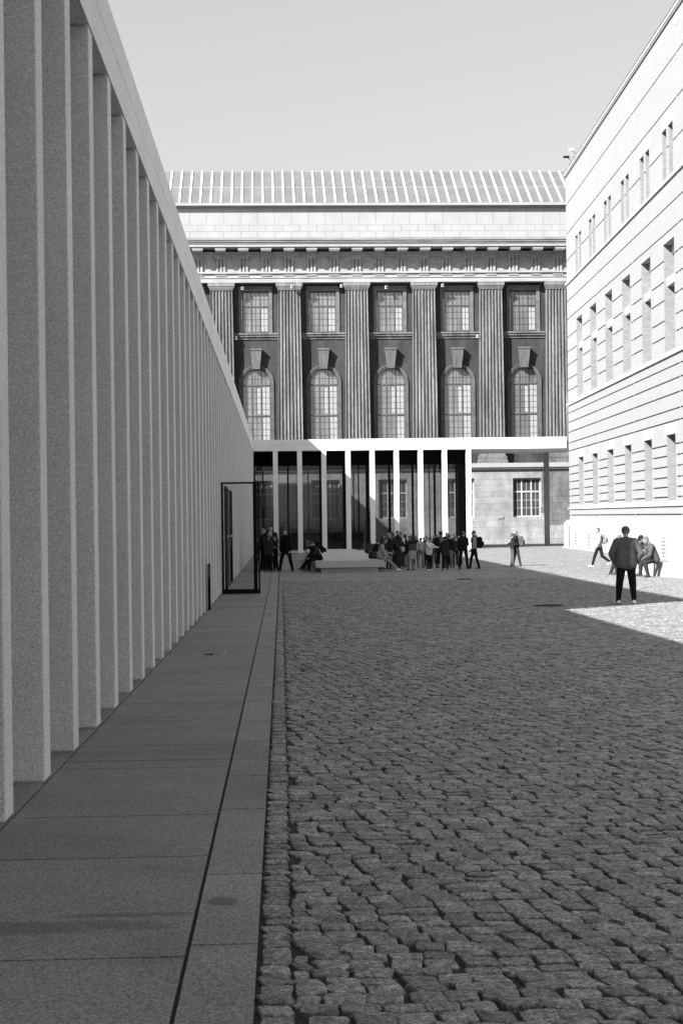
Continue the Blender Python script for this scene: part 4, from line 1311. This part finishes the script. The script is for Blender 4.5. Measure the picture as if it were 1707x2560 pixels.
    if scarf is not None:
        Q = PB()
        for i in range(8):
            a, b2 = 2 * math.pi * i / 8, 2 * math.pi * (i + 1) / 8
            caps(Q, neck + Vector((math.cos(a) * .038, math.sin(a) * .038, -.01)) * H, .020 * H, neck + Vector((math.cos(b2) * .038, math.sin(b2) * .038, -.01)) * H, .020 * H, 8)
        caps(Q, neck + Vector((.02, .045, -.02)) * H, .02 * H, neck + Vector((.02, .078, -.16)) * H, .018 * H, 8)
        link('scarf', remesh(Q, 'scarf', cloth(scarf), .011, 2), t)
    t['_'] = 0; del t['_']
    return dict(t=t, up=up, A=A, H=H, hc=hc, loc=loc, heading=heading, RL=RL)

def backpack(p, label, v=.02, kind='', size=1.0, camo=False):
    H = p['H']; t = thing('backpack', label, 'backpack', p['loc'], -R(p['heading']), 'backpacks worn in the court')
    up = p['up']; Q = PB()
    s = size * .0 + size
    y0 = -.125
    for x in (-.045, .045):
        for y in (y0 - .035 * s, y0 + .015):
            caps(Q, up(x * s, y, .26), .032 * H * s, up(x * s * 1.1, y, .26 - .16 * s), .036 * H * s, 10)
    caps(Q, up(-.02, y0 - .02, .275), .034 * H * s, up(.02, y0 - .02, .275), .034 * H * s)
    link('bag', remesh(Q, 'bag', cloth(v, kind), .013, 2), t)
    Q = PB()
    for x in (-.03, .03): caps(Q, up(x, y0 - .085 * s, .17), .022 * H, up(x, y0 - .085 * s, .10), .024 * H, 10)
    caps(Q, up(-.03, y0 - .085 * s, .13), .022 * H, up(.03, y0 - .085 * s, .13), .022 * H, 10)
    link('pocket', remesh(Q, 'pocket', cloth(v * .8 + .004, kind), .012, 1), t)
    for sd in (1, -1):
        Q = PB()
        pts = [up(sd * .055, -.075, .29), up(sd * .062, -.01, .338), up(sd * .064, .055, .30), up(sd * .07, .078, .22), up(sd * .09, .05, .15), up(sd * .095, -.03, .12)]
        for a, b in zip(pts[:-1], pts[1:]): caps(Q, a, .011 * H, b, .011 * H, 8)
        link('strap', remesh(Q, 'strap', cloth(v, kind), .009, 1), t)
    return t

def P(px, py, ptop, heading, label, fix=1.0, **kw):
    x, y, b = onG(px, py)
    H = (py - ptop) * b / F * fix
    return person((x, y, zg(x, y)), heading, H, label, **kw)
CR = 'pupils and teachers gathered before the portico'
LG = 'people standing by the glass door'

# the man in the quilted jacket
man = P(1565, 1511, 1318.5, 4, 'heavyset man in cap and quilted dark jacket seen from behind, hands in pockets', near=True, top=.145, topk='quilt', bottom=.012,
        shoe=.5, cap=(.09, ''), hair=.12, legs=((2, 7, 2), (-1, 8, 0)), arms=((-14, 26, 44, 44), (-14, 27, 44, 46)), hem=.455, build=1.22, fix=1.02)
# walker in the sun
wk = P(1497, 1417, 1316, 262, 'boy in a white striped tee walking left in the sun', top=.6, topk='stripe', bottom=.02, shoe=.8, hair=.08,
       legs=((22, 3, 6), (-14, 3, 40)), arms=((-22, 10, 14, 4), (12, 8, 22, 4)), lean=3)
backpack(wk, 'mottled grey backpack on the walking boy in the striped tee', .3, 'camo', 1.0)
# couple in the sun
c1 = P(1291, 1416, 1324, 275, 'long haired girl in a black jacket embracing a friend in the sun', top=.02, bottom=.055, shoe=.06, hair=.12, hairstyle='long', legs=((12, 5, 2), (-12, 4, 0)), arms=((30, 8, 50, 30), (30, 8, 50, 30)), lean=2)
backpack(c1, 'grey backpack on the long haired girl embracing a friend', .13, '', 1.05)
c2 = P(1281, 1416.5, 1333, 95, 'smaller dark clad person hugged by the long haired girl in the sun', top=.03, bottom=.13, shoe=.05, hair=.06, hairstyle='curly', arms=((30, 8, 60, 30), (30, 8, 60, 30)))

# seated men on the bench at the right edge
def seated(px, py_seat, b, seat, Hm, heading, label, **kw):
    u, v = offs(px, py_seat)
    x, y = W(u / F * b, b)
    g_ = zg(x, y)
    kw.setdefault('legs', ((84, 6, 84), (80, 6, 74)))
    kw.setdefault('arms', ((38, 8, 42, 24), (38, 8, 42, 24)))
    return person((x, y, g_), heading, Hm, label, hip=seat + .085, **kw)
s1 = seated(1636, 1400, 45.4, .44, 1.62, 262, 'seated man in grey jacket leaning forward on the stone bench in the sun', top=.13, bottom=.05, shoe=.03, hair=.1, lean=22, hem=.47, head=(0, 12), legs=((84, 8, 80), (80, 8, 92)), build=1.12)
s2 = seated(1622, 1398, 46.8, .44, 1.66, 255, 'seated man with dark flat cap beside the man in grey jacket on the bench', top=.06, bottom=.025, shoe=.03, hair=.1, cap=(.03, 'brim'), beard=True, lean=20, head=(-10, 20), legs=((82, 8, 70), (86, 6, 84)))
s3 = seated(1566, 1399, 47.6, .44, 1.62, 268, 'person sitting almost hidden behind the man in the quilted jacket', top=.06, bottom=.04, shoe=.05, hair=.1, lean=18, head=(0, 15), legs=((72, 6, 52), (84, 6, 84)))
# papers in his hand
x, y = W(*(offs(1613, 1384)[0] / F * 46.2, 46.2)); 
t = thing('newspaper', 'folded white paper held by the seated man with the flat cap', 'paper', (x, y, zg(x, y) + .70), R(20))
mb = MB(); mb.hexa([(-.17, -.1, 0), (.15, -.12, .02), (.16, .12, .10), (-.15, .12, .08), (-.17, -.1, .008), (.15, -.12, .028), (.16, .12, .108), (-.15, .12, .088)])
mb.obj('sheet', mat('paper', .8, .8), t)
# a stone under the hidden one
x, y = W(offs(1572, 1399)[0] / F * 47.8, 47.8)
t = thing('stone_block', 'low pale stone block hidden behind the man in the quilted jacket', 'bench', (x, y, zg(x, y)), -TH)
mb = MB(); mb.bbox(-.2, .55, -.35, .35, -.05, .44, .012); mb.obj('block', M['concrete'], t)

# group by the door
P(657, 1427, 1320, 95, 'bald man in dark clothes with white soled shoes beside the glass door', group=LG, top=.02, bottom=.015, shoe=.1, hairstyle='short', hair=.1, legs=((3, 4, 2), (-4, 4, 2)), arms=((6, 6, 20, 8), (4, 6, 14, 6)), head=(0, 5))
P(642.5, 1428, 1344, 100, 'child in black partly hidden by the frame of the glass door', group=LG, top=.03, bottom=.015, shoe=.02, hair=.05)
P(678, 1425, 1313.5, 195, 'tallest dark haired man in a wide black coat by the glass door', group=LG, top=.012, bottom=.012, shoe=.02, hair=.02, hairstyle='curly', hem=.36, build=1.15, arms=((4, 16, 16, 10), (4, 12, 16, 10)))
P(676, 1428, 1329, 130, 'light haired woman in black in front of the tall man by the door', group=LG, top=.015, bottom=.02, shoe=.05, hair=.35, hairstyle='tail', arms=((20, 8, 60, 20), (20, 8, 60, 20)))
P(671, 1429.5, 1337, 30, 'dark haired child in a grey brown jacket seen from behind by the door', group=LG, top=.045, bottom=.015, shoe=.06, hair=.03, hem=.44, hood=True)
P(689, 1427, 1339, 250, 'dark clad child facing left at the right of the door group', group=LG, top=.015, bottom=.015, shoe=.1, hair=.02, arms=((10, 6, 70, 20), (10, 6, 70, 20)))
P(715, 1428.5, 1321, 215, 'adult all in black standing with legs apart before the second pillar', group=LG, top=.01, bottom=.01, shoe=.015, hair=.02, hem=.42, legs=((14, 8, 4), (-14, 8, 0)), build=1.08)
x, y, b = onG(695, 1424)
t = thing('tote_bag', 'patterned white tote bag hanging beside the door group', 'bag', (x, y, zg(x, y) + .14), R(10))
mb = MB()
mb.bbox(-.15, .15, -.05, .05, 0, .36, .02); mb.obj('bag', mat('tote_cloth', .45, .9, var=.45, vscale=12), t)
for s in (-1, 1):
    mb = MB(); mb.cyl((-.07, s * .04, .35), (0, 0, .62), .008, seg=6); mb.cyl((.07, s * .04, .35), (0, 0, .62), .008, seg=6); mb.obj('handle', M['black'], t)

# sitting on the left end of the platform
yb = 56.0
p_ = seated(800, 1392, 55.4, .42, 1.52, 268, 'dark haired child in a white striped jersey sitting on the left end of the platform', top=.03, topk='stripeh', bottom=.015, shoe=.05, hair=.015, lean=24, head=(0, 20), legs=((80, 5, 60), (84, 6, 76)), hem=.47)
backpack(p_, 'round black backpack on the child in the striped jersey', .012, '', .9)
seated(794, 1390, 57.2, .42, 1.6, 268, 'teenager in black bent over behind the child in the striped jersey', top=.012, bottom=.012, shoe=.012, hair=.06, hairstyle='curly', lean=30, head=(0, 25), legs=((78, 5, 40), (82, 6, 56)))
# sitting on the right end
p_ = seated(929, 1392, 56.5, .42, 1.5, 60, 'boy with a mottled backpack sitting on the right end of the platform', top=.10, topk='camo', bottom=.05, shoe=.03, hair=.015, lean=22, head=(0, 24))
backpack(p_, 'mottled dark backpack on the boy sitting on the platform', .09, 'camo', 1.15)
p_ = seated(949, 1392, 55.3, .42, 1.6, 100, 'long haired girl in a pale grey sweater sitting with legs stretched to the right', top=.30, bottom=.26, shoe=.7, hair=.015, hairstyle='long', lean=14, head=(20, 15), legs=((72, 4, 26), (66, 4, 20)), arms=((30, 10, 30, 20), (34, 8, 60, 20)))
backpack(p_, 'small black bag on the back of the long haired sitting girl', .012, '', .7)
# standing crowd
P(957, 1422, 1337, 110, 'dark haired girl in black standing behind the sitting pupils', group=CR, top=.012, bottom=.012, shoe=.012, hair=.015, hairstyle='long', arms=((20, 8, 50, 20), (10, 8, 40, 20)))
P(973, 1424, 1332.5, 80, 'curly light haired woman in a dark jacket left of the bearded man', group=CR, top=.03, bottom=.06, botk='camo', shoe=.05, hair=.18, hairstyle='curly', hem=.44)
P(994, 1423, 1326, 150, 'tall bearded man with a scarf and a long flared dark skirt', group=CR, top=.045, bottom=.035, shoe=.015, hair=.04, skirt=(.155, .075), beard=True, scarf=.02, head=(20, 8), arms=((14, 6, 40, 26), (14, 10, 50, 20)))
P(1003, 1419, 1330, 230, 'person in a white jacket directly behind the tall bearded man', group=CR, top=.62, bottom=.03, shoe=.05, hair=.03, hem=.42, arms=((20, 8, 95, 20), (8, 8, 30, 10)), head=(0, 10))
P(1013, 1417, 1335, 70, 'long haired woman in a black coat between the man with scarf and the striped bag', group=CR, top=.015, bottom=.2, shoe=.1, hair=.03, hairstyle='long', hem=.34)
p_ = P(1026, 1426, 1339, 235, 'long haired woman in wide pale trousers, hand at her face', group=CR, top=.035, bottom=.22, shoe=.03, hair=.05, hairstyle='long', arms=((50, 12, 105, 20), (6, 8, 20, 6)), head=(0, 12))
x, y = p_['loc'][0], p_['loc'][1]
t = thing('shoulder_bag', 'broadly striped woollen bag hanging at the side of the long haired woman', 'bag', (x + .06, y - .27, p_['loc'][2] + .42), R(5))
mb = MB(); mb.bbox(-.14, .14, -.05, .05, 0, .55, .03); mb.obj('bag', cloth(.28, 'stripeh'), t)
mb = MB(); mb.cyl((-.1, 0, .54), (-.02, .16, .86), .012, seg=6); mb.cyl((.1, 0, .54), (0, .16, .86), .012, seg=6); mb.obj('strap', M['black'], t)
p_ = P(1052, 1420, 1343, 20, 'pupil seen from behind under a big pale backpack in light trousers', group=CR, top=.3, bottom=.26, shoe=.04, hair=.16, hairstyle='short', arms=((10, 10, 30, 10), (10, 10, 30, 10)))
backpack(p_, 'big pale grey backpack of the pupil left of the boy in white', .5, '', 1.2)
P(1060, 1416, 1342, 150, 'child in a white hat behind the pale backpack', group=CR, top=.1, bottom=.05, shoe=.04, hair=.03, cap=(.7, 'brim'))
P(1066, 1413, 1341, 200, 'child with black beanie half hidden left of the boy in the white jacket', group=CR, top=.05, bottom=.05, shoe=.04, hair=.02, cap=(.015, ''))
P(1073, 1427, 1343, 140, 'black haired boy in a white jacket holding out his hand to the right', group=CR, top=.68, bottom=.015, shoe=.7, hair=.012, arms=((52, 10, 34, 30), (58, 2, 26, 6)), hem=.46, head=(-20, 22), hood=True)
P(1086, 1420, 1338, 200, 'child in pale denim just behind the boy in the white jacket', group=CR, top=.14, bottom=.14, shoe=.08, hair=.12, hairstyle='long')
p_ = P(1102, 1420, 1328, 60, 'tall teenager with bushy black hair and grey sleeves seen from behind', group=CR, top=.24, bottom=.015, shoe=.02, hair=.012, hairstyle='curly', arms=((10, 10, 50, 10), (24, 10, 70, 20)), legs=((6, 6, 2), (-8, 5, 2)))
backpack(p_, 'black backpack of the tall teenager with bushy hair', .015, '', 1.0)
P(1117, 1416, 1331.5, 200, 'dark haired pupil half hidden behind the boy in the charcoal jacket', group=CR, top=.03, bottom=.03, shoe=.03, hair=.03)
p_ = P(1112.5, 1426.5, 1340, 350, 'boy in charcoal jacket and trainers, back turned, right of the white jacket', group=CR, top=.04, bottom=.015, shoe=.16, hair=.012, hem=.42, hood=True, arms=((30, 6, 40, 20), (30, 8, 40, 10)))
P(1123, 1420, 1336, 30, 'pupil in black with a pale trouser leg right of the boy in charcoal', group=CR, top=.012, bottom=.2, shoe=.1, hair=.03)
P(1136.5, 1414, 1332.5, 190, 'fair haired pupil facing the camera at the back of the crowd', group=CR, top=.08, bottom=.04, shoe=.04, hair=.22, arms=((10, 8, 30, 10), (10, 8, 30, 10)))
P(1139.5, 1417, 1342.5, 200, 'child with a scarf and dark plaid trousers in front of the fair haired pupil', group=CR, top=.05, bottom=.10, botk='plaid', shoe=.02, hair=.1, scarf=.03, arms=((14, 6, 60, 20), (14, 6, 60, 20)))
P(1158.5, 1423.5, 1327.5, 10, 'brown haired boy all in black seen from behind, second from the right of the crowd', group=CR, top=.018, bottom=.012, shoe=.015, hair=.07, head=(25, 5), legs=((4, 7, 2), (-4, 7, 2)), arms=((24, 6, 60, 20), (6, 8, 16, 6)))
p_ = P(1185, 1422, 1325, 268, 'dark haired boy in a grey sleeved jacket at the right end of the crowd', group=CR, top=.26, bottom=.012, shoe=.02, hair=.03, legs=((14, 6, 4), (-12, 5, 4)), arms=((2, 4, 10, 4), (8, 6, 20, 10)), hood=True)
backpack(p_, 'large black backpack on the boy at the right end of the crowd', .012, '', 1.25)
P(984, 1413, 1336, 120, 'dark haired child between the curly haired woman and the bearded man', group=CR, top=.02, bottom=.03, shoe=.03, hair=.02)
P(1040, 1413, 1340, 160, 'child in a dark coat between the striped bag and the pale backpack', group=CR, top=.025, bottom=.04, shoe=.03, hair=.05, hairstyle='long', hem=.42)
P(1093, 1411, 1337, 170, 'small dark haired pupil left of the tall teenager with bushy hair', group=CR, top=.03, bottom=.02, shoe=.03, hair=.02)
P(1147, 1412, 1338, 200, 'pupil in a dark anorak just left of the brown haired boy in black', group=CR, top=.02, bottom=.03, shoe=.03, hair=.04, hood=True)
